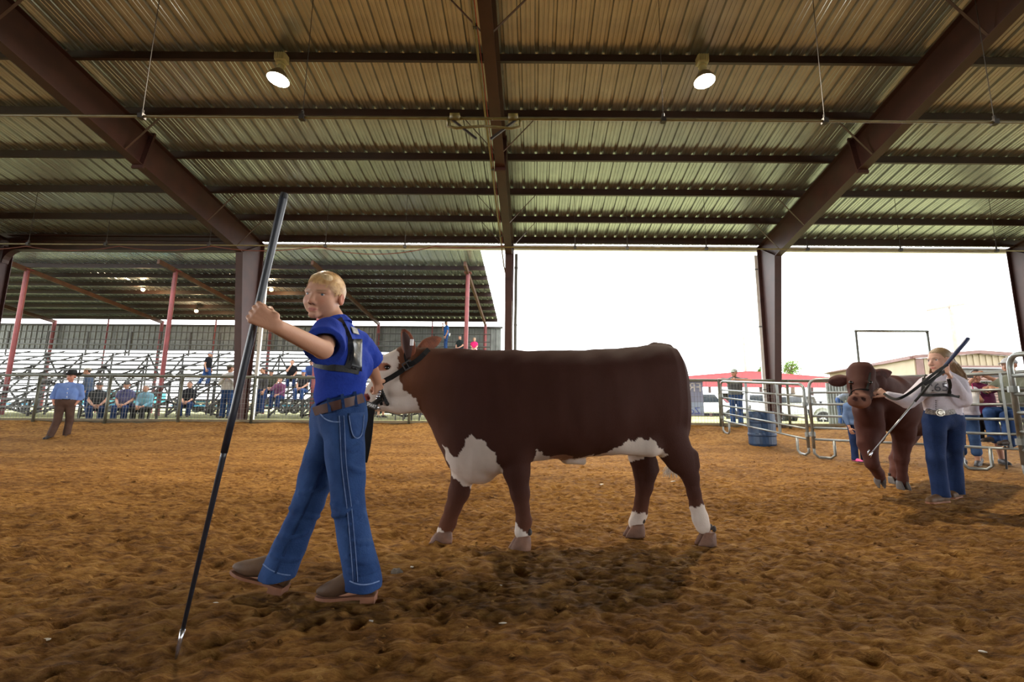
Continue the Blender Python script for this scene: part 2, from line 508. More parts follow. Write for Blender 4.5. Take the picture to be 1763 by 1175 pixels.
# unseen closed wall behind the camera, added to block light from that side
w_ = struct(MB().box((0, 2 * RIDGE - 13.6, 2.6), (56.7, .06, 5.2)).build('wall_back_added', mat('added_wall_siding', (150, 142, 126), (132, 124, 110), 2, rough=.6)))
# steel frames
FX = [-23.85, -16.15, -8.45, -.75, 6.95, 14.65, 22.35]
FLAB = ['steel roof frame far beyond the dark left portal', 'dark red steel frame at the left edge of the arena',
        'red steel frame whose column stands behind the staff', 'steel roof frame straight above the cow with a conduit along it',
        'red steel frame whose column stands behind the blue barrel', 'red steel frame at the right edge above the seated man',
        'steel roof frame beyond the right edge']
def frame(X, label, zb):
    t = thing('steel_frame', label, 'frame', (X, 13.25, zb))
    fw, ft = .1, .018
    DEP = .78
    def rb(Y): return zr(Y) - .2 - DEP           # rafter bottom
    zt = zr(13.4) - .2
    yk = 12.43
    # column: inner flange, outer flange, web
    m = MB()
    m.prism([(X - .006, 13.1, zb), (X - .006, 13.4, zb), (X - .006, 13.4, zt), (X - .006, yk, rb(yk))], (.012, 0, 0)); m.build('column_web', M_RED, t)
    m = MB(); m.beam((X, 13.4, zb), (X, 13.4, zt), 2 * fw, ft, (0, 1, 0)); m.build('outer_flange', M_RED, t)
    m = MB(); m.beam((X, 13.1, zb), (X, yk, rb(yk)), 2 * fw, ft, (0, 1, 0)); m.build('inner_flange', M_RED, t)
    m = MB(); m.box((X, 13.25, zb + .012), (.34, .5, .024))
    for sx in (-.12, .12):
        for sy in (-.17, .17): m.lathe([(.016, .02), (.016, .07), (.008, .075)], (X + sx, 13.25 + sy, zb), 6)
    m.build('base_plate', M_RED, t)
    # rafter
    m = MB(); m.prism([(X - .006, 13.4, zt), (X - .006, RIDGE, zr(RIDGE) - .2), (X - .006, RIDGE, rb(RIDGE)), (X - .006, yk, rb(yk))], (.012, 0, 0)); m.build('rafter_web', M_RED, t)
    m = MB(); m.beam((X, RIDGE, zr(RIDGE) - .2), (X, 13.4, zt), 2 * fw, ft); m.build('top_flange', M_RED, t)
    m = MB(); m.beam((X, RIDGE, rb(RIDGE)), (X, yk, rb(yk)), 2 * fw, ft); m.build('bottom_flange', M_RED, t)
    # knee stiffener, splice plates
    m = MB(); m.beam((X, yk, rb(yk)), (X, 13.4, zt), 2 * fw - .01, ft, (0, 1, 0)); m.build('knee_plate', M_RED, t)
    nrm = Vector((0, 1, -SL)).normalized(); upv = Vector((0, SL, 1)).normalized()
    for Y in (9.05,):
        for q in (-.012, .012):
            c = Vector((X, Y, zr(Y) - .2 - DEP / 2)) + nrm * q
            R = Matrix((Vector((1, 0, 0)), nrm, upv)).transposed()
            m = MB(); m.box(c, (.24, .02, DEP + .16), R)
            for bz in (-.38, -.2, .2, .38):
                for bx in (-.06, .06):
                    m.box(c + R @ Vector((bx, math.copysign(.016, q), bz)), (.03, .016, .03), R)
            m.build('splice_plate', M_RED, t)
    # flange braces up to the purlins
    for Y in (12.17, 11.0, 8.57, 6.13):
        for sx in (-1, 1):
            m = MB(); m.beam((X + sx * .09, Y - .03, rb(Y) + .02), (X + sx * .78, Y - .03, zr(Y) - .17), .04, .008); m.build('flange_brace', M_RED, t)
    # back half of the bent, behind the camera
    def mir(v): return (v[0], 2 * RIDGE - v[1], v[2])
    m = MB(); m.prism([mir(v) for v in [(X - .006, 13.4, zt), (X - .006, RIDGE, zr(RIDGE) - .2), (X - .006, RIDGE, rb(RIDGE)), (X - .006, yk, rb(yk))]], (.012, 0, 0))
    m.beam(mir((X, RIDGE, rb(RIDGE))), mir((X, yk, rb(yk))), 2 * fw, ft)
    m.build('rear_rafter', M_RED, t)
    m = MB(); m.beam((X, 2 * RIDGE - 13.25, 0), (X, 2 * RIDGE - 13.0, rb(yk) + .3), .2, .4, (0, 1, 0)); m.build('rear_column', M_RED, t)
    return t
for X, lb in zip(FX, FLAB): frame(X, lb, .42)

# portal beam in the left bay
t = thing('portal_beam', 'dark red steel portal beam spanning the left bay below the eave', 'beam', (-12.3, 13.2, 5.3))
zb_, zt_ = 5.55, 6.0
m = MB(); m.box((-12.3, 13.2, (zb_ + zt_) / 2), (7.4, .012, zt_ - zb_)); m.build('beam_web', M_RED, t)
m = MB(); m.box((-12.3, 13.2, zb_), (7.4, .22, .02)); m.build('lower_flange', M_RED, t)
m = MB(); m.box((-12.3, 13.2, zt_), (7.4, .22, .02)); m.build('upper_flange', M_RED, t)
for sx in (-1, 1):
    m = MB(); xe = -12.3 + sx * 3.72
    pts = [(xe, zb_)] + [(xe - sx * (.5 - .5 * math.cos(a * math.pi / 10)), zb_ - .5 + .5 * math.sin(a * math.pi / 10)) for a in range(0, 6)]
    pts = [(xe + sx * .02, zb_ + .1), (xe + sx * .02, zb_ - .42)] + [(xe - sx * .42 * (1 - math.cos(a * math.pi / 12)), zb_ - .42 + .42 * math.sin(a * math.pi / 12)) for a in range(0, 7)]
    m.prism([(x, 13.11, z) for x, z in pts], (0, .18, 0)); m.build('corner_gusset', M_RED, t)

# downspouts
for X, lb in ((-8.28, 'white downspout beside the column behind the staff'), (6.85, 'white downspout beside the column behind the barrel'), (-.58, 'pale downspout beside the column behind the cow')):
    t = thing('downspout', lb, 'downspout', (X, 13.5, .45))
    m = MB(); m.box((X, 13.52, 3.05), (.09, .07, 5.2)); m.build('pipe', M_WHITE if X != -.58 else M_GALV, t)
    for z in (1.5, 3.4, 5.2):
        m = MB(); m.box((X, 13.52, z), (.11, .085, .04)); m.build('strap', M_GALV, t)
    m = MB(); m.beam((X, 13.52, .5), (X, 13.75, .42), .08, .06); m.build('outlet_elbow', M_WHITE, t)

# horizontal yellow pipes on hanger rods
def pipe_run(Y, zz, rods, label, name='overhead_pipe'):
    t = thing(name, label, 'pipe', (0, Y, zz))
    m = MB(); m.tube([(-26, Y, zz), (26, Y, zz)], .019, 8); m.build('pipe', M_PIPE, t, smooth=True)
    for x in rods:
        m = MB(); m.tube([(x, Y, zz + .02), (x, Y, zr(Y) - .01)], .0055, 5); m.build('hanger_rod', M_ROD, t)
        m = MB(); m.box((x, Y, zz), (.07, .075, .075)); m.lathe([(.02, .03), (.02, .1), (.01, .11)], (x, Y, zz), 6); m.build('pipe_clamp', M_ROD, t)
    return t
upx = [at(px, 208, 6.0).x for px in (-150, 243, 520, 1142, 1420, 1712)]
t = pipe_run(6.0, 5.02, upx, 'yellow pipe hung on rods across the arena below the rafters')
m = MB(); X = -.75
for sx in (-1, 1):
    m.tube([(X + sx * .52, 6.0, 5.02), (X + sx * .52, 6.0, 4.9), (X + sx * .4, 6.0, 4.87), (X, 5.95, 4.87)], .02, 6)
    m.box((X + sx * .42, 6, 5.03), (.14, .1, .09))
m.build('bypass_loop', M_PIPE, t, smooth=True)
for sx in (-1, 1):
    m = MB(); m.beam((X + sx * .1, 6.0, 4.7), (X + sx * .46, 6.0, 5.0), .03, .03); m.build('bracket_arm', M_ROD, t)
lox = [at(px, 425, 11.26).x for px in (48, 182, 360, 470, 560, 697, 990, 1080, 1216, 1390, 1550, 1715)]
t = pipe_run(11.26, 5.03, lox, 'lower yellow pipe hung on rods near the eave')
# sagging red-brown cable on the left
m = MB(); pts = []
sup = [at(px, 424, 11.2) for px in (-330, -120, 45, 205, 365, 545, 750, 868)]
sag = [.08, .1, .12, .12, .13, .22, .05]
for a, b, s_ in zip(sup, sup[1:], sag):
    for i in range(10):
        u = i / 10; p = a.lerp(b, u); p.z -= 4 * s_ * u * (1 - u) + .0; pts.append(p)
pts.append(sup[-1])
m.tube(pts, .012, 5); c = m.build('sagging_cable', mat('red_brown_cable', (112, 58, 44), None, 5), smooth=True)
top(c, 'red-brown cable sagging in loops below the eave on the left', 'cable')
# conduit along the middle rafter
t = thing('conduit', 'pale conduit with red wire along the middle rafter', 'conduit', (-.95, 10, 5.6))
pts = [(-.93, y, zr(y) - 1.0) for y in (2.0, 5, 8, 11, 12.3)] + [(-.9, 12.6, 5.0), (-.68, 13.0, 4.0), (-.66, 13.05, .9)]
m = MB(); m.tube(pts, .02, 6); m.build('conduit_tube', M_PIPE, t, smooth=True)
m = MB(); m.tube([(x + .04, y - .01, z + .03 + .03 * math.sin(y * 4)) for x, y, z in [(-.93, 2 + i * .4, zr(2 + i * .4) - 1.0) for i in range(26)]], .008, 4); m.build('red_wire', mat('red_wire', (150, 60, 40), None, 5), t, smooth=True)
for y in (3, 6, 9, 11.5):
    m = MB(); m.box((-.92, y, zr(y) - .99), (.07, .05, .06)); m.build('clip', M_ROD, t)

# hanging high-bay lamps
M_LENS = mat('lamp_lens', (255, 250, 240), (255, 250, 240), 1, emit=((255, 244, 224), 45.0))
M_REFL = mat('lamp_reflector', (150, 140, 120), (130, 120, 104), 3, rough=.35, metal=.6)
M_BALL = mat('lamp_ballast', (196, 190, 150), (170, 160, 126), 5, rough=.5)
def highbay(px, py, Y, tilt, label):
    p = at(px, py, Y)                           # lens centre
    zt = zr(7.35) - .2
    t = thing('high_bay_lamp', label, 'lamp', (p.x, Y, p.z), group='high bay lamps under the arena roof')
    ax = Vector((math.sin(tilt), -.06, -math.cos(tilt))).normalized()  # lens looks along ax
    u = ax.cross(Vector((0, 1, 0))).normalized(); w = ax.cross(u); R = Matrix((u, w, -ax)).transposed()
    m = MB(); m.lathe([(.185, 0), (.187, .015), (.17, .05), (.12, .13), (.07, .19), (.05, .2)], p, 24, R); m.build('reflector', M_REFL, t, smooth=True)
    m = MB(); m.lathe([(.176, -.006), (.15, -.022), (.08, -.032), (.01, -.034)][::-1], p, 24, R); m.build('lens', M_LENS, t, smooth=True)
    q = p - ax * .2
    m = MB(); m.lathe([(.06, 0), (.065, .04), (.05, .1), (.075, .1), (.075, .12), (.05, .12)], q, 12, R); m.build('lamp_neck', M_BALL, t)
    b = q - ax * .1 + Vector((0, 0, .06))
    m = MB(); m.bbox(b + Vector((0, 0, .07)), (.2, .16, .15), .02)
    for i in range(5): m.box(b + Vector((-.08 + .04 * i, -.085, .07)), (.012, .02, .12))
    m.build('ballast_box', M_BALL, t)
    m = MB(); m.tube([b + Vector((0, 0, .14)), (b.x, Y + .05, zt)], .015, 6); m.box((b.x, Y + .08, zt - .02), (.1, .12, .04)); m.build('hook', M_ROD, t)
    li = bpy.data.lights.new('lamp_light', 'AREA'); li.shape = 'DISK'; li.size = .34; li.energy = LAMP_W; li.color = (1, .86, .66)
    lo = bpy.data.objects.new('lamp_light', li); COL.objects.link(lo); lo.parent = t
    lo.location = p + ax * .05 - Vector(t.location)
    lo.rotation_euler = ax.to_track_quat('-Z', 'Y').to_euler()
highbay(479, 137, 7.22, -.05, 'round white high bay lamp above the boy')
highbay(1213, 140, 7.22, .05, 'round white high bay lamp above the cow rump')
# ---------------------------------------------------------------- bleacher shelter
SY = [18.2 + i * .985 for i in range(8)]
def zs(Y): return CAMH + 8.11 - .12 * Y
SYN, SYF = 16.5, 25.35
SXR = -2.1
t = thing('bleacher_shelter', 'open metal shelter roof on maroon posts above the bleachers', 'shelter', (-14, 20, .55))
sv = []
for Y in (SYF, SYN): sv += [(x, Y, zs(Y) + z) for x, z in prof_s]
s0 = link_mesh('shelter_sheet', sv, sf, M_SHEET, t, local=True)
MWt = MW[t.name].translation
for k in range(34):
    x = SXR - .915 * (k + 1)
    if k == 0: s0.location = Vector((x, 0, 0)) - MWt
    else: clone(s0, 'shelter_sheet', loc=Vector((x, 0, 0)) - MWt)
for Y in SY:
    z = zs(Y); m = MB()
    m.prism([(-33, a, b) for a, b in [(Y, z - .003), (Y, z - .2), (Y - .06, z - .2), (Y - .06, z - .18), (Y - .01, z - .185), (Y - .01, z - .01), (Y + .05, z - .01), (Y + .05, z - .003)]], (33 + SXR + .02, 0, 0))
    m.build('shelter_purlin', M_PURL, t)
m = MB(); m.box(((-33 + SXR) / 2, SYN - .01, zs(SYN) - .02), (33 + SXR, .03, .1)); m.build('front_trim', M_GALVD, t)
PX = [-27.2, -21.1, -14.93, -8.83, -2.78]
for X in PX:
    m = MB(); m.tube([(X, 18.2, .5), (X, 18.2, zs(18.2) - .32)], .085, 10); m.box((X, 18.2, zs(18.2) - .3), (.3, .3, .03)); m.build('front_post', M_MAROON, t, smooth=False)
    m = MB(); m.tube([(X, 25.25, .4), (X, 25.25, zs(25.25) - .25)], .085, 8); m.build('rear_post', M_MAROON, t)
    m = MB(); m.beam((X, 17.3, zs(17.3) - .3), (X, 25.35, zs(25.35) - .3), .1, .18); m.build('shelter_rafter', mat('brown_rafter', (92, 58, 38), (70, 42, 28), 4), t)
for X in [a + 3.05 for a in PX]:
    if X < -2.5:
        m = MB(); m.tube([(X, 25.25, .4), (X, 25.25, zs(25.25) - .1)], .04, 6); m.build('thin_post', M_MAROON, t)
# back wall of ribbed sheets
wp = [(0, 0), (.025, .045), (.075, .045), (.1, 0), (.2, 0), (.21, .008), (.24, .008), (.25, 0), (.305, 0)]
wpf = []
for k in range(3): wpf += [(x + k * .305, d) for x, d in (wp if k == 2 else wp[:-1])]
wv = [(x, 25.5 - d, z) for z in (4.12, 5.45) for x, d in wpf]; n2_ = len(wpf)
w0 = link_mesh('wall_sheet', wv, [(i, i + 1, n2_ + i + 1, n2_ + i) for i in range(n2_ - 1)], mat('grey_wall_sheet', (112, 114, 110), (94, 96, 92), 3, rough=.45, metal=.3), t, local=True)
for k in range(34):
    x = -1.9 - .915 * (k + 1)
    if k == 0: w0.location = Vector((x, 0, 0)) - MWt
    else: clone(w0, 'wall_sheet', loc=Vector((x, 0, 0)) - MWt)
m = MB(); m.box((-17.2, 25.46, 5.5), (30.8, .1, .1)); m.build('top_rail', M_GREYSTEEL, t)
m = MB(); m.box((-17.2, 25.46, 4.08), (30.8, .1, .08)); m.build('bottom_rail', M_GREYSTEEL, t)

# ---------------------------------------------------------------- bleachers: a stand of aluminium planks on steel frames
BX0, BX1 = -31.0, -2.4
NR = 12
def rowY(i): return 15.7 + .76 * i
def rowZ(i): return .87 + .275 * i
def stand(x0, x1, label):
    t = thing('bleacher_stand', label, 'bleachers', ((x0 + x1) / 2, 19.5, .5), group='aluminium bleacher stands across the arena')
    L = x1 - x0; xc = (x0 + x1) / 2
    for i in range(NR):
        m = MB(); m.box((xc, rowY(i), rowZ(i)), (L, .24, .035)); m.box((xc, rowY(i) - .115, rowZ(i) - .03), (L, .012, .05)); m.build('seat_plank', M_ALU, t)
        for q in (0, 1):
            if i == 0 and q == 1: continue
            m = MB(); m.box((xc, rowY(i) - .26 - .2 * q, rowZ(i) - .42), (L, .17, .03)); m.build('foot_plank', M_ALU, t)
    fx = np.arange(x0 + .3, x1, 1.83)
    for X in fx:
        m = MB(); m.beam((X, rowY(0) - .1, rowZ(0) - .09), (X, rowY(NR - 1) + .1, rowZ(NR - 1) - .09), .05, .06); m.build('stringer', M_GREYSTEEL, t)
        for i in range(1, NR, 3):
            m = MB(); m.beam((X, rowY(i), gz(X, rowY(i)) - .02), (X, rowY(i), rowZ(i) - .03), .055, .055, (0, 1, 0)); m.build('upright', M_GREYSTEEL, t)
        for i in range(1, NR - 3, 3):
            m = MB(); m.beam((X + .03, rowY(i), gz(X, rowY(i)) + .1), (X + .03, rowY(i + 3), rowZ(i + 3) - .15), .06, .055, (1, 0, 0)); m.build('side_brace', M_GREYSTEEL, t)
    for a, b in zip(fx, fx[1:]):
        k = int(round((a - x0) / 1.83))
        for i in ((1, 4, 7, 10) if k % 2 else (1, 7)):
            z0, z1 = gz(a, rowY(i)) + .08, rowZ(i) - .1
            if k % 2: z0, z1 = z1, z0
            m = MB(); m.beam((a, rowY(i) + .05, z0), (b, rowY(i) + .05, z1), .06, .055, (0, 1, 0)); m.build('cross_brace', M_GREYSTEEL, t)
    # back guard rail
    Yb, zt = rowY(NR - 1) + .45, rowZ(NR - 1)
    for dz in (.35, .62, 1.05):
        m = MB(); m.tube([(x0, Yb, zt + dz), (x1, Yb, zt + dz)], .025 if dz != .35 else .04, 6); m.build('guard_rail', M_ALU if dz == .35 else M_GREYSTEEL, t)
    for X in np.arange(x0, x1 + .01, (x1 - x0) / 4):
        m = MB(); m.box((X, Yb + .03, zt + .4), (.06, .05, 1.35)); m.build('guard_post', M_GREYSTEEL, t)
for a, b, lb in ((-31, -22.3, 'grey bleacher stand behind the man in the cowboy hat, leftmost of the stands'),
                 (-22.1, -15.6, 'grey bleacher stand behind the seated older spectators'),
                 (-15.3, -8.9, 'grey bleacher stand behind the white shirted onlooker and staff column'),
                 (-8.6, -2.4, 'grey bleacher stand directly behind the boy and cow head')):
    stand(a, b, lb)
b0, b1 = at(138, 705, 14.25), at(272, 705, 14.25)
t = thing('front_bench', 'low aluminium bench under the seated men left of the red post', 'bench', ((b0.x + b1.x) / 2, 14.25, .48))
for dy in (-.1, .1):
    m = MB(); m.box(((b0.x + b1.x) / 2, 14.25 + dy, .86), (b1.x - b0.x, .18, .035)); m.build('seat_plank', M_ALU, t)
for u in (.06, .5, .94):
    x = b0.x + (b1.x - b0.x) * u
    for dy in (-.12, .12):
        m = MB(); m.beam((x, 14.25 + dy * 1.3, .47), (x, 14.25 + dy, .845), .05, .05, (0, 1, 0)); m.build('leg', M_GREYSTEEL, t)
# lamps in the shelter
for px, py, Y, lb in ((246, 499, 20.4, 'small glowing lamp under the shelter roof, left of the two at the left bay'), (338, 536, 22.9, 'small glowing lamp low under the shelter roof nearest the red post'), (467, 499, 20.4, 'small glowing lamp under the shelter roof beside the boy')):
    p = at(px, py, Y); t = thing('shelter_lamp', lb, 'lamp', p)
    m = MB(); m.ball(p, .075, 10, 8); m.build('bulb', mat('shelter_bulb', (255, 220, 170), (255, 220, 170), 1, emit=((255, 196, 120), 26)), t, smooth=True)
    m = MB(); m.lathe([(.09, .05), (.1, .08), (.05, .14), (.04, .2)], p, 10); m.tube([p + Vector((0, 0, .2)), Vector((p.x, p.y, zs(p.y)))], .015, 5); m.build('lamp_holder', M_ROD, t)
    li = bpy.data.lights.new('shelter_light', 'POINT'); li.energy = 9; li.color = (1, .7, .4); li.shadow_soft_size = .08
    lo = bpy.data.objects.new('shelter_light', li); COL.objects.link(lo); lo.parent = t; lo.location = (0, -.05, .3)
    lo.location = (0, -.12, -.1)

# ---------------------------------------------------------------- arena fence at Y = 13
FY = 13.0
fence_px = [-420, -300, -180, -58, 65, 188, 312, 437, 574, 706, 830, 960, 1090, 1238, 1356, 1474, 1592, 1700, 1820, 1940]
fpx = [at(p, 690, FY).x for p in fence_px]
FZ = CAMH + .068 * FY                     # top rail height
ZB = .50
def wire_panel(m, xa, xb):
    zz = [ZB + .05 + (FZ - ZB - .1) * i / 8 for i in range(9)]
    for z in zz: m.box(((xa + xb) / 2, FY, z), (xb - xa, .005, .005))
    nv = int((xb - xa) / .085)
    for i in range(1, nv): m.box((xa + (xb - xa) * i / nv, FY, (ZB + FZ) / 2), (.005, .005, FZ - ZB - .05))
def fence(idx, label):
    xs_ = [fpx[i] for i in idx]
    t = thing('arena_fence', label, 'fence', ((xs_[0] + xs_[-1]) / 2, FY, .45), group='pipe and wire fence around the ring')
    m = MB(); m.tube([(xs_[0], FY, FZ), (xs_[-1], FY, FZ)], .038, 8); m.build('top_rail', M_GALVD, t, smooth=True)
    m = MB(); m.box(((xs_[0] + xs_[-1]) / 2, FY, ZB), (xs_[-1] - xs_[0], .05, .06)); m.build('bottom_rail', M_KERB, t)
    for x in xs_:
        m = MB(); m.tube([(x, FY - .04, .30), (x, FY - .04, FZ + .01)], .036, 8); m.build('post', M_GALVD, t, smooth=True)
    for a, b in zip(xs_, xs_[1:]):
        m = MB(); wire_panel(m, a, b); o = m.build('wire_mesh', M_WIRE, t, kind='stuff')
fence(range(0, 8), 'long pipe and wire fence in front of the bleachers, left of the boy')
fence(range(7, 13), 'pipe and wire fence behind the boy and cow legs')
fence(range(12, 20), 'pipe and wire fence the capped man leans on')
m = MB(); m.box((0, 13.12, .40), (54, .06, .22)); k = m.build('kerb_board', M_KERB); top(k, 'weathered kerb board along the foot of the arena fence', 'kerb')

# ---------------------------------------------------------------- corral panels (galvanised pipe livestock panels)
def corral(a, b, ha, hb, rails, label, posts=(.37, .74), r=.024, foot=True, za=None, zb=None, matl=None):
    """pipe panel from a to b (world xy), heights ha/hb above ground za/zb"""
    matl = matl or M_GALV
    A = Vector((a[0], a[1], za)); B = Vector((b[0], b[1], zb)); d = (B - A); d.z = 0; L = d.length; d.normalize()
    t = thing('corral_panel', label, 'fence panel', (a[0], a[1], za), group='galvanised corral panels by the ring exit')
    def P(u, h):   # u in 0..1 along, h in 0..1 up
        base = A.lerp(B, u); return base + Vector((0, 0, (ha + (hb - ha) * u) * h))
    rc = .13 / L
    m = MB()
    lo = .30
    ring = [P(0, .12), P(0, .9)] + [P(rc * (1 - math.cos(q)), .9 + .1 * math.sin(q)) for q in (.4, .8, 1.2, 1.57)] + \
           [P(1 - rc * (1 - math.cos(q)), .9 + .1 * math.sin(q)) for q in (1.57, 1.2, .8, .4)] + [P(1, .9), P(1, .12)]
    # end feet: U shaped skids
    fw = .32 / L
    m.tube([P(0, .18), P(0, .06), P(.02 + fw * .1, .012), P(fw * .8, .012), P(fw, .05), P(fw, 1.6 / 7)], r, 8)
    m.build('skid_foot', matl, t, smooth=True); m = MB()
    m.tube([P(1, .18), P(1, .06), P(1 - fw * .1 - .02, .012), P(1 - fw * .8, .012), P(1 - fw, .05), P(1 - fw, 1.6 / 7)], r, 8)
    m.build('skid_foot', matl, t, smooth=True)
    m = MB(); m.tube(ring, r * 1.15, 8); m.build('outer_frame', matl, t, smooth=True)
    for h in rails:
        m = MB(); m.tube([P(0, h), P(1, h)], r * .85, 8); m.build('rail', matl, t, smooth=True)
    for u in posts:
        m = MB(); q0, q1 = P(u, rails[0]), P(u, 1.0)
        m.beam(q0 - d.cross(Vector((0, 0, 1))) * .0, q1, .05, .03, d); m.build('stay', matl, t)
    for e in (0, 1):
        for h in (.3, .72):
            m = MB(); q = P(e, h); m.lathe([(r * 1.9, -.04), (r * 1.9, .04)], q, 8)
            m.box(q + d * (.02 if e else -.02), (.06, .06, .05)); m.build('hinge_pin', matl, t)
    return t
rl = [.235, .38, .53, .68, .83]
pa = at(1243, 700, 12.0); pb = at(1388, 720, 8.75)
corral((pa.x, pa.y), (pb.x, pb.y), at(1243, 657, 12.0).z - .30, at(1388, 662, 8.75).z - .02, rl, 'galvanised corral panel angled in front of the blue barrel', za=.30, zb=.02)
pc = at(1397, 720, 8.5); pd = at(1640, 720, 7.3)
corral((pc.x, pc.y), (pd.x, pd.y), at(1397, 656, 8.5).z, at(1640, 647, 7.3).z - .0, rl, 'galvanised corral panel behind the dark red calf', za=.02, zb=.0, posts=(.75,))
pe = at(1648, 720, 7.2); pf = at(1830, 720, 6.35)
corral((pe.x, pe.y), (pf.x, pf.y), at(1648, 647, 7.2).z, at(1830, 638, 6.35).z, rl, 'galvanised corral panel behind the spectator with a white cup', za=.0, zb=.0, posts=(.5,))
pg = at(1752, 720, 6.0); ph = at(1960, 720, 4.7)
corral((pg.x, pg.y), (ph.x, ph.y), at(1752, 612, 6.0).z, at(1960, 596, 4.7).z, [.235, .38, .53, .68, .83], 'tall rounded gate panel at the right edge of the photo', za=.0, zb=.0, posts=(.6,), r=.03)
t = thing('gate_latch', 'dark latch chain hanging between the two corral panels', 'latch', (pb.x + .06, pb.y - .02, .5))
m = MB(); m.tube([(pb.x + .05, pb.y, .9), (pb.x + .08, pb.y - .03, .55), (pb.x + .1, pb.y - .03, .42)], .012, 5); m.build('chain', M_ROD, t)
m = MB(); m.box((pb.x + .1, pb.y - .03, .40), (.04, .03, .12)); m.build('hook', M_ROD, t)
# overhead gate frame
t = thing('pipe_gateway', 'tall thin pipe gateway beyond the dark red calf', 'gateway', (9.5, 12.6, .45))
q1, q2 = at(1473, 570, 12.6), at(1596, 570.5, 12.6); zt = q1.z
m = MB(); m.tube([(q1.x, 12.6, .4), (q1.x, 12.6, zt)], .035, 8); m.build('post', M_GALV, t, smooth=True)
m = MB(); m.tube([(q2.x, 12.6, .4), (q2.x, 12.6, zt)], .035, 8); m.build('post', M_GALV, t, smooth=True)
m = MB(); m.tube([(q1.x - .03, 12.6, zt), (q2.x + .03, 12.6, zt)], .035, 8); m.build('crossbar', M_GALV, t, smooth=True)

# blue barrel
b = at(1313, 763, 10.9); r0 = .30
t = thing('barrel', 'dark blue plastic barrel standing behind the corral panel', 'barrel', (b.x, 10.9, .06))
M_BARREL = mat('blue_barrel', (38, 66, 100), (30, 52, 82), 3, rough=.45, bump=.04)
Hb = .80
m = MB(); m.lathe([(.02, .0), (r0 * .93, 0), (r0, .05), (r0, .22), (r0 * 1.04, .245), (r0 * 1.04, .275), (r0, .30), (r0, .52), (r0 * 1.04, .545), (r0 * 1.04, .575), (r0, .6), (r0 * .99, .73), (r0 * .94, .785), (r0 * .94, Hb), (r0 * .88, Hb), (r0 * .86, Hb - .03), (.02, Hb - .03)], (b.x, 10.9, .06), 28)
m.build('shell', M_BARREL, t, smooth=False)
m = MB(); m.lathe([(.04, 0), (.04, .025), (.03, .03), (.01, .03)], (b.x - .12, 10.9, .06 + Hb - .03), 10); m.build('bung', M_BLACK, t)

# ---------------------------------------------------------------- beyond the fence
# red roofed open shed
M_SHRED = mat('red_shed_roof', (150, 62, 68), (138, 54, 60), 2, rough=.6)
t = thing('red_roof_shed', 'long low red-roofed open shed beyond the fence', 'shed', (24, 47, .3))
a = at(1170, 652, 44); rA = at(1290, 641, 44); c_ = at(1470, 655, 44)
x0, x1, xr = a.x - 2, c_.x + 1, rA.x; ze, zr_ = a.z - .05, rA.z + .05
zl = at(1300, 667, 44).z
def shsheet(xa, za, xb, zb2):
    m = MB(); nseg = 14
    for i in range(nseg):
        u0, u1 = i / nseg, (i + .96) / nseg
        m.prism([(xa + (xb - xa) * u0, 44, za + (zb2 - za) * u0), (xa + (xb - xa) * u1, 44, za + (zb2 - za) * u1), (xa + (xb - xa) * u1, 44, za + (zb2 - za) * u1 + .06), (xa + (xb - xa) * u0, 44, za + (zb2 - za) * u0 + .06)], (0, 14, 0))
    m.build('roof_slope', M_SHRED, t)
shsheet(x0, ze, xr, zr_); shsheet(xr, zr_, x1, ze)
m = MB(); m.prism([(x0, 44.02, zl), (x0, 44.02, ze), (xr, 44.02, zr_), (x1, 44.02, ze), (x1, 44.02, zl)], (0, .1, 0)); m.build('front_gable', M_SHRED, t)
for i in range(9):
    x = x0 + (x1 - x0) * i / 8
    m = MB(); m.box((x, 44.3, (zl + .3) / 2), (.2, .2, zl - .3)); m.build('shed_post', M_WHITE if i % 2 else M_RED, t)
m = MB(); m.box(((x0 + x1) / 2, 56, 1.6), (x1 - x0, .2, 3.0)); m.build('back_wall', mat('dark_shed_wall', (60, 58, 56), None, 2), t)
for z in (.9, 1.4, 1.9):
    m = MB(); m.box(((x0 + x1) / 2, 45, z), (x1 - x0, .06, .08)); m.build('stall_rail', M_GREYSTEEL, t)
# tan metal building
t = thing('metal_building', 'tan ribbed metal building with brown trim and roll door', 'building', (20, 24, .4))
M_TAN = mat('tan_siding', (150, 136, 114), (142, 128, 106), 2, rough=.6); M_BTRIM = mat('brown_trim', (112, 82, 78), (96, 70, 66), 3, rough=.55)
cnr = Vector((18.6, 22.0, 0)); far = Vector((20.6, 31.5, 0)); rt = Vector((23.2, 22.0, 0)); zE = 3.47; zb0 = .38
def siding(p, q, z0, zt0, zt1, nm, mtl, n):
    d = (q - p); L = d.length; d = d / L; nn = Vector((d.y, -d.x, 0)); m = MB()
    if nn.y > 0 and abs(nn.y) > .5: nn = -nn
    st = L / n
    for i in range(n):
        a_ = p + d * (i * st); ta = zt0 + (zt1 - zt0) * i / n; tb = zt0 + (zt1 - zt0) * (i + 1) / n
        m.prism([Vector((a_.x, a_.y, z0)), Vector((a_.x + d.x * st, a_.y + d.y * st, z0)), Vector((a_.x + d.x * st, a_.y + d.y * st, tb)), Vector((a_.x, a_.y, ta))], -nn * .05)
        b_ = a_ + d * st * .5
        m.prism([Vector((b_.x - d.x * .05, b_.y - d.y * .05, z0)), Vector((b_.x + d.x * .05, b_.y + d.y * .05, z0)), Vector((b_.x + d.x * .05, b_.y + d.y * .05, (ta + tb) / 2 - .02)), Vector((b_.x - d.x * .05, b_.y - d.y * .05, (ta + tb) / 2 - .02))], nn * .04)
    m.build(nm, mtl, t)
siding(cnr, far, zb0, zE, zE, 'side_wall', M_TAN, 26)
pk = cnr.lerp(rt, .66)
zD = at(1690, 632, 22).z
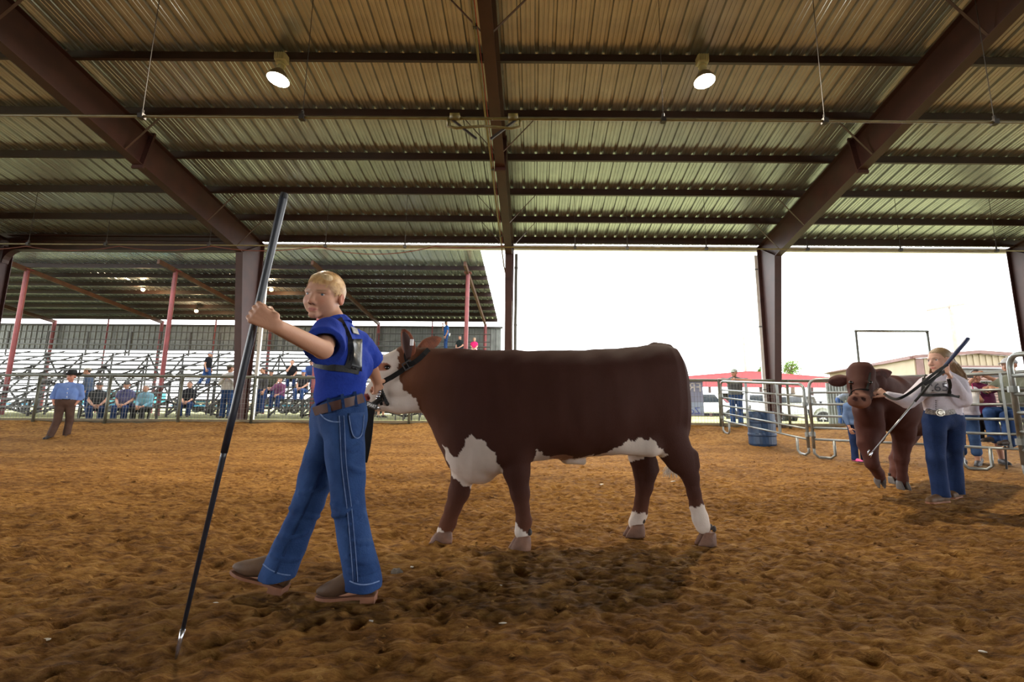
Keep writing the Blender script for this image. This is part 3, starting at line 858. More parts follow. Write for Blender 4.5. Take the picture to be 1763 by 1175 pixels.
siding(cnr, cnr + Vector((1.2, 0, 0)), zb0, zE, zE + .1, 'front_wall', M_TAN, 4)
siding(cnr + Vector((1.2, 0, 0)), pk, zD, zE + .1, zE + .26, 'front_wall', M_TAN, 6)
siding(pk, rt, zD, zE + .26, zE + .16, 'front_wall', M_TAN, 5)
m = MB(); m.beam(far + Vector((-.1, 0, zE + .06)), cnr + Vector((-.1, 0, zE + .06)), .25, .16); m.build('side_eave_trim', M_BTRIM, t)
m = MB(); m.beam(cnr + Vector((-.1, -.1, zE + .08)), pk + Vector((0, -.1, zE + .34)), .2, .16); m.beam(pk + Vector((0, -.1, zE + .34)), rt + Vector((.05, -.1, zE + .24)), .2, .16); m.build('gable_trim', M_BTRIM, t)
m = MB(); m.box((cnr.x + .15, 21.93, (zE + zb0) / 2), (.3, .1, zE - zb0)); m.build('corner_trim', M_BTRIM, t)
m = MB(); m.box((21.4, 21.95, zD), (3.4, .1, .1)); m.build('door_header', M_BTRIM, t)
nsl = 16
for i in range(nsl):
    z = zb0 + (zD - zb0 - .5) * (i + .5) / nsl
    m = MB(); m.bbox((21.45, 22.06, z), (3.3, .05, (zD - zb0 - .5) / nsl * .82), .01); m.build('door_slat', mat('brown_door_slat', (128, 100, 92), (110, 84, 78), 3), t)
m = MB(); m.box((21.45, 22.15, 1.6), (3.4, .04, 2.6)); m.build('door_backing', mat('door_dark', (52, 44, 42), None, 3), t)
m = MB(); m.lathe([(.22, -1.6), (.22, 1.6)], (21.45, 22.3, zD - .25), 12, Matrix.Rotation(math.pi / 2, 3, 'Y')); m.build('door_roll', mat('door_roll', (112, 110, 108), None, 3), t)
m = MB(); m.prism([(18.6, 22.14, zE), (23.2, 22.14, zE + .05), (pk.x, 22.14, zE + .24)], (1.2, 9.4, 0)); m.build('building_roof', M_BTRIM, t)
# pale corrugated lean-to behind the calf
t = thing('corrugated_screen', 'pale corrugated metal screen behind the calf ear', 'wall panel', (9.6, 14.6, .45))
q0, q1 = at(1425, 690, 15.5), at(1475, 690, 15.5)
for i in range(10):
    x = q0.x + (q1.x - q0.x) * (i + .5) / 10
    m = MB(); m.lathe([(.07, 0), (.07, at(1450, 660, 15.5).z - .45)], (x, 15.5, .45), 8); m.build('corrugation', M_GALV, t)
# utility poles and trees
def pole(px, pyt, pyb, Y, r, label, arm=None):
    p = at(px, pyt, Y); q = Vector((p.x, Y, gz(p.x, Y)))
    t = thing('utility_pole', label, 'pole', q)
    m = MB(); m.tube([q, p], [r, r * .7], 8); m.build('shaft', mat('pole_wood', (150, 138, 128), (130, 118, 108), 3), t, smooth=True)
    if arm:
        a, b = at(*arm[0], Y), at(*arm[1], Y)
        m = MB(); m.beam(a, b, .12, .16); m.build('crossarm', mat('pole_wood', (150, 138, 128)), t)
        for u in (.03, .15, .32, .68, .85, .97):
            c = a.lerp(b, u); m = MB(); m.lathe([(.05, 0), (.09, .1), (.05, .16), (.08, .24), (.03, .3)], c + Vector((0, 0, .06)), 8); m.build('insulator', M_WHITE, t)
pole(1634, 512, 700, 42, .22, 'pale utility pole with a slanting crossarm above the girl', ((1596, 535), (1660, 524)))
pole(1280, 580, 690, 62, .2, 'thin bare pole rising behind the man leaning on the fence')
def tree(px, py, Y, R_, label):
    p = at(px, py, Y); t = thing('tree', label, 'tree', (p.x, Y, gz(p.x, Y)))
    m = MB(); g0 = gz(p.x, Y)
    m.tube([(p.x, Y, g0), (p.x, Y, p.z - R_ * .3), (p.x + .1, Y, p.z + R_ * .3)], [.3, .22, .08], 8)
    for k in range(7):
        a = k * .9; m.tube([(p.x, Y, p.z - R_ * .4), (p.x + math.cos(a) * R_ * .6, Y + math.sin(a) * R_ * .6, p.z + R_ * .2 * (k % 3))], [.1, .03], 5)
    m.build('trunk', mat('bark', (110, 92, 76), (84, 68, 56), 4), t)
    r = random.Random(px); m = MB()
    for k in range(1500):
        while True:
            v = Vector((r.uniform(-1, 1), r.uniform(-1, 1), r.uniform(-1, 1)))
            if .35 < v.length < 1: break
        v.z *= .85; c = Vector((p.x, Y, p.z)) + v * R_ * (.8 + .25 * math.sin(5 * v.x + 3 * v.y + px))
        a, e = r.uniform(0, 6.28), r.uniform(-.8, .8); s_ = R_ * r.uniform(.05, .1)
        u = Vector((math.cos(a), math.sin(a), e)) * s_; w = Vector((-math.sin(a), math.cos(a), r.uniform(-.6, .6))) * s_ * .6
        m.add([c - u, c + w, c + u, c - w], [(0, 1, 2, 3)])
    m.build('leaves', mat('spring_leaves', (128, 158, 70), (96, 130, 48), .8, rough=.8), t, kind='stuff')
tree(1362, 634, 58, 1.5, 'pale green tree right of the column behind the barrel')
tree(1311, 640, 60, 1.0, 'small green treetop left of the column behind the barrel')
# banner hung on the fence, seen from behind
t = thing('banner', 'grey blue banner with mirrored white letters on the fence behind the cow', 'banner', (5.0, 13.1, .5))
bl, br = at(1150, 690, 13.1).x, at(1211, 690, 13.1).x; bt, bm_, bb = at(1180, 655, 13.1).z, at(1180, 678, 13.1).z, at(1180, 716, 13.1).z
m = MB()
cols = 14
for k in range(cols):
    xa, xb = bl + (br - bl) * k / cols, bl + (br - bl) * (k + 1) / cols
    ya, yb = 13.1 + .012 * math.sin(k * 1.1), 13.1 + .012 * math.sin((k + 1) * 1.1)
    m.add([(xa, ya, bb), (xb, yb, bb), (xb, yb, bt), (xa, ya, bt), (xa, ya + .006, bb), (xb, yb + .006, bb), (xb, yb + .006, bt), (xa, ya + .006, bt)],
          [(0, 1, 2, 3), (7, 6, 5, 4), (0, 3, 7, 4), (1, 5, 6, 2), (3, 2, 6, 7), (0, 4, 5, 1)])
m.build('banner_cloth', mat('banner_cloth', (150, 158, 184), (140, 148, 176), 2, rough=.8), t)
m = MB(); m.box(((bl + br) / 2, 13.075, (bb + bm_) / 2 - .08), (br - bl - .06, .004, .3)); m.build('pale_band', mat('banner_band', (176, 196, 222), None, 2, rough=.8), t)
def text(s, loc, size, material, parent, mirror=False, rx=math.pi / 2, extr=.003, R=None, name='lettering'):
    cu = bpy.data.curves.new(name, 'FONT'); cu.body = s; cu.size = size; cu.extrude = extr; cu.align_x = 'CENTER'; cu.align_y = 'CENTER'
    o = bpy.data.objects.new(name + '_tmp', cu); COL.objects.link(o)
    bpy.context.view_layer.update()
    me = bpy.data.meshes.new_from_object(o.evaluated_get(bpy.context.evaluated_depsgraph_get()))
    bpy.data.objects.remove(o)
    V = np.array([v.co[:] for v in me.vertices]); Fc = [tuple(p.vertices) for p in me.polygons]
    if mirror: V[:, 0] *= -1; Fc = [f[::-1] for f in Fc]
    R = R if R is not None else Matrix.Rotation(rx, 3, 'X')
    V = V @ np.array(R).T + np.array(loc)
    return link_mesh(name, V, Fc, material, parent)
text('FR', ((bl + br) / 2 + .27, 13.07, at(1190, 668, 13.1).z), .36, mat('banner_white', (240, 240, 240), None, 1), t, mirror=True)
text('Zo', ((bl + br) / 2 + .24, 13.07, at(1190, 708, 13.1).z), .26, mat('banner_blue', (92, 112, 190), None, 1), t, mirror=True)

# vehicles
def wheel(t, c, r, w, axis, mt=None):
    R = Vector((0, 0, 1)).rotation_difference(Vector(axis)).to_matrix()
    m = MB(); m.lathe([(r * .6, -w / 2), (r * .93, -w / 2), (r, -w * .3), (r, w * .3), (r * .93, w / 2), (r * .6, w / 2)], c, 20, R); wo = m.build('wheel', M_BLACK, t, smooth=False)
    m = MB(); m.lathe([(r * .1, -w * .52), (r * .6, -w * .46), (r * .62, w * .46), (r * .1, w * .52)], c, 14, R)
    for k in range(5):
        a = k * 2 * math.pi / 5; v = R @ Vector((math.cos(a) * r * .34, math.sin(a) * r * .34, 0))
        m.beam(Vector(c) + v * .3 + Vector(axis) * w * .5, Vector(c) + v * 1.6 + Vector(axis) * w * .5, r * .16, .03, axis)
    m.build('rim', M_CHROME, wo)
M_VWHITE = mat('white_car_paint', (205, 208, 210), (196, 199, 202), 1, rough=.3)
def offroader(loc, rz, s, label):
    """boxy white four wheel drive; local +x is the front"""
    t = thing('offroad_car', label, 'car', loc, rz)
    MWl = MW[t.name]
    def L(m, nm, ml, **k): m.v = [tuple(Vector(v) * s) for v in m.v]; return m.build(nm, ml, t, local=True, **k)
    m = MB(); m.bbox((-.2, 0, .78), (3.3, 1.62, .5), .08); L(m, 'body', M_VWHITE)
    m = MB(); m.prism([(.35, -.72, 1.0), (1.72, -.68, .98), (1.72, -.68, 1.12), (1.5, -.68, 1.17), (.35, -.72, 1.2)], (0, 1.4, 0)); L(m, 'hood', M_VWHITE)
    m = MB(); m.prism([(-1.85, -.75, 1.0), (.42, -.75, 1.0), (.3, -.72, 1.2), (.12, -.7, 1.72), (-.1, -.7, 1.78), (-1.75, -.72, 1.78), (-1.85, -.74, 1.2)], (0, 1.47, 0)); L(m, 'cab', M_VWHITE)
    m = MB(); m.prism([(.36, -.6, 1.22), (.335, -.6, 1.25), (.17, -.58, 1.68), (.21, -.58, 1.66)], (0, 1.18, 0)); L(m, 'windshield', M_GLASS)
    for sy in (-1, 1):
        m = MB(); m.box((-.35, sy * .755, 1.45), (.7, .012, .36)); m.box((-1.25, sy * .755, 1.45), (.8, .012, .36)); L(m, 'side_window', M_GLASS)
    m = MB(); m.box((1.74, 0, .98), (.05, 1.2, .36)); L(m, 'grille', M_VWHITE)
    for k in range(7):
        m = MB(); m.box((1.768, -.27 + .09 * k, 1.0), (.02, .045, .26)); L(m, 'grille_slot', M_BLACK)
    for sy in (-1, 1):
        m = MB(); m.lathe([(.1, 0), (.1, .03), (.06, .05), (.01, .055)], (1.76, sy * .47, 1.02), 12, Matrix.Rotation(math.pi / 2, 3, 'Y')); L(m, 'headlamp', M_CHROME)
        m = MB(); pts = [(1.15 + .5 * math.cos(a), .5 + .46 * math.sin(a)) for a in [math.pi * i / 8 for i in range(9)]]
        m.loft([[(x, sy * y, z) for (y, z, x) in ((.68, zz + .0, xx), (.92, zz, xx), (.92, zz + .06, xx), (.68, zz + .08, xx))] for xx, zz in pts]); L(m, 'fender', M_VWHITE)
        m = MB(); m.bbox((.42, sy * .92, 1.3), (.12, .16, .16), .03); L(m, 'mirror', M_BLACK)
    m = MB(); m.bbox((1.86, 0, .62), (.18, 1.6, .2), .04); L(m, 'bumper', mat('grey_bumper', (96, 96, 98), None, 2))
    for x in (1.15, -1.3):
        for sy in (-1, 1):
            c = MWl @ (Vector((x, sy * .78, .38)) * s); ax = (MWl.to_3x3() @ Vector((0, sy, 0)))
            wheel(t, c, .38 * s, .24 * s, ax)
j = at(1392, 727, 20); offroader((j.x + .0, 20.0, gz(j.x, 20) - .12), math.radians(-52), .72, 'white boxy off-road car behind the fence right of the barrel')
def pickup(loc, rz, label, name='pickup_truck'):
    t = thing(name, label, 'truck', loc, rz); MWl = MW[t.name]
    m = MB(); m.bbox((0, 0, .8), (5.0, 1.85, .62), .12); m.build('body', M_VWHITE, t, local=True)
    m = MB(); m.prism([(-.7, -.8, 1.05), (1.35, -.8, 1.05), (.75, -.72, 1.72), (-.55, -.72, 1.75)], (0, 1.6, 0)); m.build('cab', M_VWHITE, t, local=True)
    m = MB(); m.prism([(1.36, -.66, 1.1), (1.33, -.66, 1.1), (.76, -.62, 1.68), (.80, -.62, 1.68)], (0, 1.3, 0)); m.build('windshield', M_GLASS, t, local=True)
    for sy in (-1, 1):
        m = MB(); m.prism([(-.5, sy * .79, 1.15), (1.0, sy * .79, 1.15), (.65, sy * .745, 1.62), (-.4, sy * .745, 1.64)], (0, sy * .02, 0)); m.build('side_window', M_GLASS, t, local=True)
        m = MB(); m.bbox((2.5, sy * .7, .9), (.06, .3, .18), .03); m.build('headlamp', M_CHROME, t, local=True)
    m = MB(); m.box((2.52, 0, .82), (.04, 1.0, .34)); m.build('grille', M_BLACK, t, local=True)
    m = MB(); m.bbox((2.6, 0, .5), (.16, 1.8, .2), .04); m.build('bumper', M_CHROME, t, local=True)
    m = MB(); m.box((-1.6, 0, 1.1), (1.7, 1.5, .02)); m.build('bed_floor', M_GREYSTEEL, t, local=True)
    for x in (1.6, -1.5):
        for sy in (-1, 1):
            wheel(t, MWl @ Vector((x, sy * .85, .38)), .38, .24, MWl.to_3x3() @ Vector((0, sy, 0)))
def trailer(xa, xb, yt, yb, Y, color, label, gp=None):
    a, b = at(xa, yb, Y), at(xb, yb, Y); zt = at(xa, yt, Y).z
    g0 = gz((a.x + b.x) / 2, Y); L_ = b.x - a.x; xc = (a.x + b.x) / 2
    t = thing('livestock_trailer', label, 'trailer', (xc, Y, g0), group=gp)
    m = MB(); m.bbox((xc, Y + 1.2, (zt + g0 + .45) / 2), (L_, 2.2, max(zt - g0 - .45, .6)), .12); m.build('box_body', mat('trailer_' + color[0], color[1], None, 1, rough=.35), t)
    hz = g0 + .45 + (max(zt - g0 - .45, .6)) * .62
    nw = max(3, int(L_ / 1.2))
    for i in range(nw):
        m = MB(); m.bbox((xc - L_ / 2 + L_ * (i + .5) / nw, Y + .09, hz), (L_ / nw * .7, .04, .22), .02); m.build('vent_panel', M_GLASS if i % 2 else M_GREYSTEEL, t)
    m = MB(); m.box((xc, Y + .08, g0 + .5), (L_, .04, .1)); m.build('skirt_stripe', mat('trailer_stripe', (150, 40, 50) if color[0] == 'white' else (40, 110, 140), None, 1), t)
    for u in (.4, .55):
        wheel(t, Vector((xc - L_ / 2 + L_ * u, Y + .2, g0 + .36)), .36, .22, (0, -1, 0))
    m = MB(); m.beam((xc + L_ / 2, Y + 1.2, g0 + .5), (xc + L_ / 2 + 1.0, Y + 1.2, g0 + .5), .12, .12); m.build('hitch', M_GREYSTEEL, t)
trailer(118, 235, 672, 706, 29, ('teal', (70, 196, 208)), 'teal trailer parked behind the bleachers near the seated men')
trailer(432, 562, 690, 712, 28, ('white', (214, 214, 214)), 'long white trailer behind the bleachers right of the column', None)
trailer(-10, 70, 688, 712, 30, ('white', (214, 214, 214)), 'white trailer at the far left behind the bleachers')
trailer(290, 400, 694, 712, 33, ('cream', (226, 200, 160)), 'cream trailer behind the bleachers left of the column')
p_ = at(690, 712, 27); pickup((p_.x, 27, gz(p_.x, 27)), math.radians(180), 'white pickup truck parked beyond the fence under the cow chin')
p_ = at(1222, 718, 29); pickup((p_.x - .2, 29.0, gz(p_.x, 29.0) - .15), math.radians(-30), 'white pickup truck behind the banner and the fence post', 'pickup_truck')
p_ = at(1300, 708, 33); pickup((p_.x, 33, gz(p_.x, 33)), math.radians(-15), 'white pickup truck far behind the blue barrel')
# wire reel / cable spool by the fence under the chin is a bicycle-like hoop rack
t = thing('pipe_rack', 'small pipe rack with hoops beyond the fence under the cow chin', 'rack', (at(700, 712, 14.5).x, 14.5, .5))
for k in range(3):
    cx = at(688 + 14 * k, 705, 14.5).x; m = MB(); m.tube([(cx - .12, 14.5, .5), (cx - .12, 14.5, .7), (cx - .06, 14.5, .8), (cx + .06, 14.5, .8), (cx + .12, 14.5, .7), (cx + .12, 14.5, .5)], .02, 6); m.build('hoop', M_GREYSTEEL, t)
# ---------------------------------------------------------------- animals and people
def np3(v): return np.array(v[:] if hasattr(v, '__len__') else v, float)
def nrm(v): v = np.array(v, float); return v / np.linalg.norm(v)
def pip(px, py, poly):
    """vectorised point in polygon"""
    inside = np.zeros(len(px), bool); n = len(poly)
    for i in range(n):
        x0, y0 = poly[i]; x1, y1 = poly[(i + 1) % n]
        c = ((y0 > py) != (y1 > py)) & (px < (x1 - x0) * (py - y0) / (y1 - y0 + 1e-12) + x0)
        inside ^= c
    return inside

def lerpc(a, b, t): return np.array(a) * (1 - t)[:, None] + np.array(b) * t[:, None]

def field_hit(fd, o, d, t0, t1, n=400):
    """first surface point of a field along a ray (field coordinates)"""
    ts = np.linspace(t0, t1, n); P = o[None] + d[None] * ts[:, None]
    ii = [np.clip(np.round((P[:, a] - fd.ax[a][0]) / fd.h).astype(int), 0, len(fd.ax[a]) - 1) for a in range(3)]
    ok = np.ones(n, bool)
    for a in range(3): ok &= (P[:, a] >= fd.ax[a][0]) & (P[:, a] <= fd.ax[a][-1])
    v = np.where(ok, fd.D[ii[0], ii[1], ii[2]], 1)
    k = np.argmax(v < 0)
    return P[k] if v[k] < 0 else None

WHITE_H = (.80, .74, .68)
M_COAT = mat('hide', (1.0, 1.0, 1.0), (.82, .80, .78), 9, rough=.75, bump=.16, bscale=260, spec=.12, stretch=(1, 1, .3), attr='Col', detail=6)
M_SKIN = mat('skin', (1.0, 1.0, 1.0), (.93, .90, .89), 7, rough=.52, bump=.05, bscale=160, attr='Col', spec=.35)
M_HOOF = mat('hoof', (140, 102, 82), (96, 70, 58), 9, rough=.6, bump=.2, bscale=30)
M_LEATH = mat('black_leather', (26, 24, 24), (18, 17, 17), 8, rough=.7, bump=.1, spec=.2)
M_EYE = mat('dark_eye', (18, 14, 13), (12, 10, 10), 4, rough=.08, spec=.8)

def claw(mb, c, R, L, W, Hh, sx):
    """one claw of a cloven hoof: toe towards local +x"""
    rings = []
    for z, xs_, ws in ((0, .97, .94), (Hh * .08, 1, 1), (Hh * .3, .95, .99), (Hh * .65, .80, .93), (Hh * .92, .66, .84), (Hh * 1.05, .50, .62)):
        ring = []
        for a in range(16):
            t = 2 * math.pi * a / 16; x = math.cos(t); y = math.sin(t)
            xx = (x * .62 * L if x > 0 else x * .40 * L) * xs_ - z * .25
            ww = W * .5 * y * ws * (1 - .35 * max(x, 0))
            ring.append(Vector(c) + R @ Vector((xx, ww + sx * W * .52, z)))
        rings.append(ring)
    mb.loft(rings)

def hoof(root, c, ang, L, W, Hh, tilt=0.0, side=0, matl=None):
    R = Matrix.Rotation(ang, 3, 'Z') @ Matrix.Rotation(tilt, 3, 'Y')
    mb = MB()
    for sx in (-1, 1): claw(mb, c, R, L, W / 2, Hh, sx)
    mb.build('hoof', matl or M_HOOF, root, smooth=True)
    mb = MB()
    for sx in (-1, 1):
        mb.ball(Vector(c) + R @ Vector((-L * .36, sx * W * .22, Hh * 1.3)), (W * .15, W * .13, W * .2), 8, 6, R)
    mb.build('dew_claw', mat('dark_horn', (60, 52, 50), None, 6), root, smooth=True)

def ear_mesh(base, tip, wdir, width, cup, n=9):
    """leaf shaped, cupped ear; returns MB"""
    base, tip, wdir = Vector(base), Vector(tip), Vector(wdir).normalized()
    ax = tip - base; L = ax.length; ax.normalize(); wdir = (wdir - ax * wdir.dot(ax)).normalized(); nn = ax.cross(wdir)
    rings = []
    for i in range(n + 1):
        t = i / n
        w = width * .5 * min(1, .45 + 1.5 * t) * math.sqrt(max(.012, 1 - max(0, (t - .45) / .56) ** 2)); th = .012 * (1 - .6 * t) + .002
        c = base + ax * L * t
        ring = []
        for q in (-1, -.5, 0, .5, 1): ring.append(c + wdir * w * q + nn * (cup * w * q * q + th * .5))
        for q in (1, .5, 0, -.5, -1): ring.append(c + wdir * w * q + nn * (cup * w * q * q - th * (1.6 - abs(q))))
        rings.append(ring)
    return MB().loft(rings)

# ------------------------------------------------ the Hereford
TH = math.atan(.139); CU = Vector((math.cos(TH), math.sin(TH), 0)); CN = Vector((-math.sin(TH), math.cos(TH), 0))
CO = Vector((-.09, 3.15, 0))
def CL(px, py, l=0.0):
    """pixel -> cow coordinates (along, lateral, height) on the plane at lateral offset l"""
    d = ray(px, py); p0 = CO + CN * l
    t = (p0 - CAMP).dot(CN) / d.dot(CN); P = CAMP + d * t - CO
    return np.array((P.dot(CU), P.dot(CN), P.z))
def cw(p): return CO + CU * float(p[0]) + CN * float(p[1]) + Vector((0, 0, float(p[2])))

fd = Field((-1.15, -.46, -.02), (1.45, .46, 1.62), .0082)
st = [(706, 622, 690, .07), (716, 606, 700, .115), (728, 600, 708, .13), (745, 599.5, 738, .15), (760, 600, 772, .17), (775, 601, 797, .19), (790, 602, 812, .215), (815, 603, 824, .25),
      (850, 604, 821, .28), (880, 604.5, 808, .30), (920, 605, 794, .325), (950, 605, 790, .34), (985, 604.5, 789, .345), (1020, 603.5, 786, .34), (1055, 601.5, 780, .325),
      (1090, 598.5, 772, .30), (1120, 595.5, 770, .285), (1142, 594, 772, .27), (1158, 600, 772, .24), (1168, 615, 768, .19), (1175, 650, 758, .13), (1181, 690, 742, .08), (1185, 712, 722, .02)]
ss = []; zt_ = []; zb_l = []; wl = []
for x, a, b, w in st:
    pa_, pb_ = CL(x, a), CL(x, b); ss.append((pa_[0] + pb_[0]) / 2); zt_.append(pa_[2]); zb_l.append(pb_[2]); wl.append(w)
sl, X, Y, Z = fd.region((-1.1, -.46, .2), (1.4, .46, 1.62))
xs1 = X[:, 0, 0]
sm = lambda a: np.interp(xs1, ss, a)
tp, bt_, ww = sm(zt_), sm(zb_l), sm(wl)
hc = ((tp + bt_) / 2)[:, None, None]; hh_ = np.maximum((tp - bt_) / 2, .004)[:, None, None]; ww = ww[:, None, None]
zz = (Z - hc) / hh_
# narrower towards the brisket, broad level back
wz = ww * (1 - .16 * np.clip(-zz, 0, 1.2) ** 2 - .10 * np.clip(zz, 0, 1.2) ** 3)
q = (np.abs(Y / wz) ** 2.5 + np.abs(zz) ** 2.7) ** (1 / 2.55)
d = (q - 1) * np.minimum(ww, hh_) * .9
out = np.maximum(ss[0] - xs1, xs1 - ss[-1])[:, None, None]
d = np.where(out > 0, np.sqrt(np.maximum(d, 0) ** 2 + out ** 2), d)
fd.comb(sl, d.astype(np.float32), 0)
lat = (0, 1, 0)
# shoulders, haunches
fd.cap(CL(872, 700, -.20), CL(888, 775, -.19), .115, .085, .06, flat=.62, fdir=lat)
fd.cap(CL(845, 690, .20), CL(815, 780, .14), .115, .09, .06, flat=.62, fdir=lat)
fd.cap(CL(1121, 665, -.16), CL(1134, 745, -.16), .15, .12, .06, flat=.6, fdir=lat)
fd.cap(CL(1130, 665, .17), CL(1110, 750, .15), .155, .12, .06, flat=.6, fdir=lat)
# legs (pixel, radius) chains at lateral offsets
NF, FF, NH, FH = -.15, .06, -.15, .10
fd.chain([CL(887, 770, NF), CL(889, 812, NF), CL(896, 850, NF), CL(900, 876, NF), CL(902, 898, NF), CL(899, 915, NF)], [.105, .084, .058, .042, .047, .048], .025, flat=.85, fdir=lat)
fd.chain([CL(806, 775, .10), CL(798, 815, FF), CL(790, 848, FF), CL(780, 876, FF), CL(772, 900, FF), CL(765, 915, FF)], [.10, .078, .066, .050, .050, .05], .025, flat=.85, fdir=lat)
fd.chain([CL(1152, 755, NH), CL(1172, 790, NH), CL(1189, 822, NH), CL(1194, 850, NH), CL(1199, 872, NH), CL(1205, 892, NH), CL(1210, 906, NH)], [.14, .100, .058, .046, .047, .053, .052], .02, flat=.72, fdir=lat)
fd.cap(CL(1193, 784, NH), CL(1197, 802, NH), .033, .028, .03)           # point of the hock
fd.chain([CL(1108, 745, .13), CL(1105, 785, FH), CL(1111, 812, FH), CL(1109, 838, FH), CL(1104, 865, FH), CL(1101, 884, FH), CL(1095, 900, FH)], [.13, .098, .084, .062, .048, .052, .056], .02, flat=.72, fdir=lat)
fd.cap(CL(1126, 796, FH), CL(1129, 808, FH), .03, .026, .03)
# belly details: sheath, brisket fold, flank fold
fd.cap(CL(975, 790), CL(1004, 796), .035, .022, .04); fd.cap(CL(1060, 768, -.16), CL(1120, 772, -.2), .05, .06, .06)
fd.cap(CL(800, 790), CL(830, 812), .10, .08, .05)
fd.cap(CL(1128, 598), CL(1150, 601), .035, .03, .04)                     # tail head
# head
HL = -.02
fd.cap(CL(701, 616, HL), CL(676, 634, HL), .088, .098, .03)
fd.cap(CL(676, 634, HL), CL(648, 678, HL), .092, .070, .03)
fd.cap(CL(648, 678, HL), CL(638, 692, HL), .070, .066, .025, flat=1.0)
fd.cap(CL(712, 660, HL), CL(690, 670, HL), .095, .085, .04)
fd.cap(CL(716, 690, HL), CL(688, 696, HL), .075, .066, .03, flat=.8, fdir=lat)
fd.cap(CL(688, 696, HL), CL(655, 696, HL), .060, .045, .03)
fd.cap(CL(722, 640, HL), CL(745, 650, 0), .13, .15, .05, flat=.8, fdir=lat)
fd.cap(CL(661, 622, -.08), CL(672, 628, -.09), .026, .026, .03)        # brow
fd.ell(CL(667, 633, -.125), (.022, .022, .017), k=.012, op='s')
fd.ell(CL(634, 686, -.075), (.013, .02, .009), k=.01, op='s')
fd.wob(.0035, 11, 3)
P, Q = fd.mesh()
NRED = len(P)
# coat colours, in the cow's own side view
def poly(pts): return [tuple(CL(a, b)[[0, 2]]) for a, b in pts]
s_, l_, z_ = P[:, 0], P[:, 1], P[:, 2]
js, jz = s_ + .006 * np.sin(z_ * 90 + l_ * 40), z_ + .008 * np.sin(s_ * 80 + l_ * 50) + .004 * np.sin(s_ * 210)
tn = np.clip((s_ - CL(712, 650)[0]) / (CL(800, 650)[0] - CL(712, 650)[0]), 0, 1)
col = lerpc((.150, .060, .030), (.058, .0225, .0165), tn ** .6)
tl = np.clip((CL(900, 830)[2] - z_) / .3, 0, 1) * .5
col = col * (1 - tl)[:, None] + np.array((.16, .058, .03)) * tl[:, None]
white = pip(js, jz, poly([(560, 540), (672, 575), (684, 597), (690, 618), (690, 645), (697, 668), (708, 681), (719, 686), (723, 695), (722, 706), (733, 712), (720, 716), (717, 735), (560, 760)])) & (s_ < CL(740, 700)[0])
white |= pip(js, jz, poly([(764, 765), (776, 776), (786, 784), (797, 772), (803, 756), (813, 746), (826, 754), (842, 766), (852, 785), (864, 812), (866, 832), (815, 845), (780, 825)])) & (np.abs(l_) < .32) & (s_ < CL(866, 820)[0])
white |= pip(js, jz, poly([(911, 800), (914, 776), (917, 766), (922, 774), (930, 780), (948, 789), (975, 791), (1000, 785), (1030, 777), (1045, 768), (1056, 757), (1085, 752), (1102, 755), (1112, 765), (1128, 779), (1090, 800), (1004, 812), (960, 800)])) & (z_ > CL(1000, 830)[2])
near = l_ < -.02
hs = CL(1160, 850)[0]; ms = CL(1050, 850)[0]
white |= near & (s_ > hs) & (jz < CL(1195, 868, NH)[2] + .12 * (s_ - CL(1197, 868)[0]))
white |= (~near) & (s_ > ms) & (jz < CL(1104, 880, FH)[2] - .25 * (s_ - CL(1104, 868)[0]))
white |= near & (s_ > CL(850, 800)[0]) & (s_ < ms) & (jz < CL(900, 914, NF)[2] + np.where(np.abs(s_ - CL(901, 905)[0]) < .13, 1.2 * np.abs(s_ - CL(901, 905)[0]), -1) - .02)
white |= (~near) & (s_ < CL(850, 800)[0]) & (jz < CL(770, 918, FF)[2] - .6 * (s_ - CL(770, 905)[0]))
pinkish = np.clip(1 - np.abs(s_ - CL(960, 790)[0]) / .15, 0, 1) * np.clip((CL(960, 775)[2] - z_) / .03, 0, 1)
wcol = np.array((.66, .575, .51))[None] * (1 - .25 * pinkish[:, None])
col = np.where(white[:, None], wcol, col)
col = np.where(((~white) & (pinkish > .5))[:, None], np.array((.30, .17, .12))[None], col)
eye_c = CL(664, 634, HL)
er = np.sqrt(((s_ - eye_c[0]) / .045) ** 2 + ((z_ - eye_c[2]) / .026) ** 2)
col = np.where((er < 1)[:, None], np.array((.32, .13, .075))[None], col)
muz = np.clip((CL(640, 680)[0] - s_) / .05, 0, 1)[:, None]
col = col * (1 - .5 * muz) + np.array((.55, .36, .28)) * .5 * muz
nos = np.sqrt((s_ - CL(634, 686)[0]) ** 2 + (z_ - CL(634, 686)[2]) ** 2) < .03
col = np.where(nos[:, None], np.array((.25, .06, .05))[None], col)
W = P[:, 0:1] * np3(CU) + P[:, 1:2] * np3(CN) + np.array((0, 0, 1.0)) * P[:, 2:3] + np3(CO)
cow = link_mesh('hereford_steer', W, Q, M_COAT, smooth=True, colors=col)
top(cow, 'large red-brown Hereford steer with white face walking left behind the boy', 'cow')
# hooves, ears, eyes, tail
lang = math.pi + TH
for (px, py, l, L, tl_) in ((895, 943, NF, .135, 0), (759, 941, FF, .15, 0), (1214, 930, NH, .125, .0), (1092, 920, FH, .14, 0)):
    c = cw(CL(px, py, l)); c.z = floor_z(c.x, c.y) - .012 if abs(floor_z(c.x, c.y) - c.z) < .08 else c.z
    hoof(cow, c + CU * .01, lang, L, .105, .085, tl_)
M_EARF = mat('ear_fur', (128, 68, 38), (84, 42, 26), 14, rough=.85, bump=.4, bscale=120)
m = ear_mesh(cw(CL(704, 624, -.09)), cw(CL(694, 567, -.16)), CU - CN * .5, .10, .55); e1 = m.build('ear', M_EARF, cow, smooth=True)
m = ear_mesh(cw(CL(703, 618, -.105)), cw(CL(695, 572, -.172)), CU - CN * .5, .066, .5); m.build('ear_lining', mat('ear_lining', (66, 40, 34), None, 10, rough=.8), e1, smooth=True)
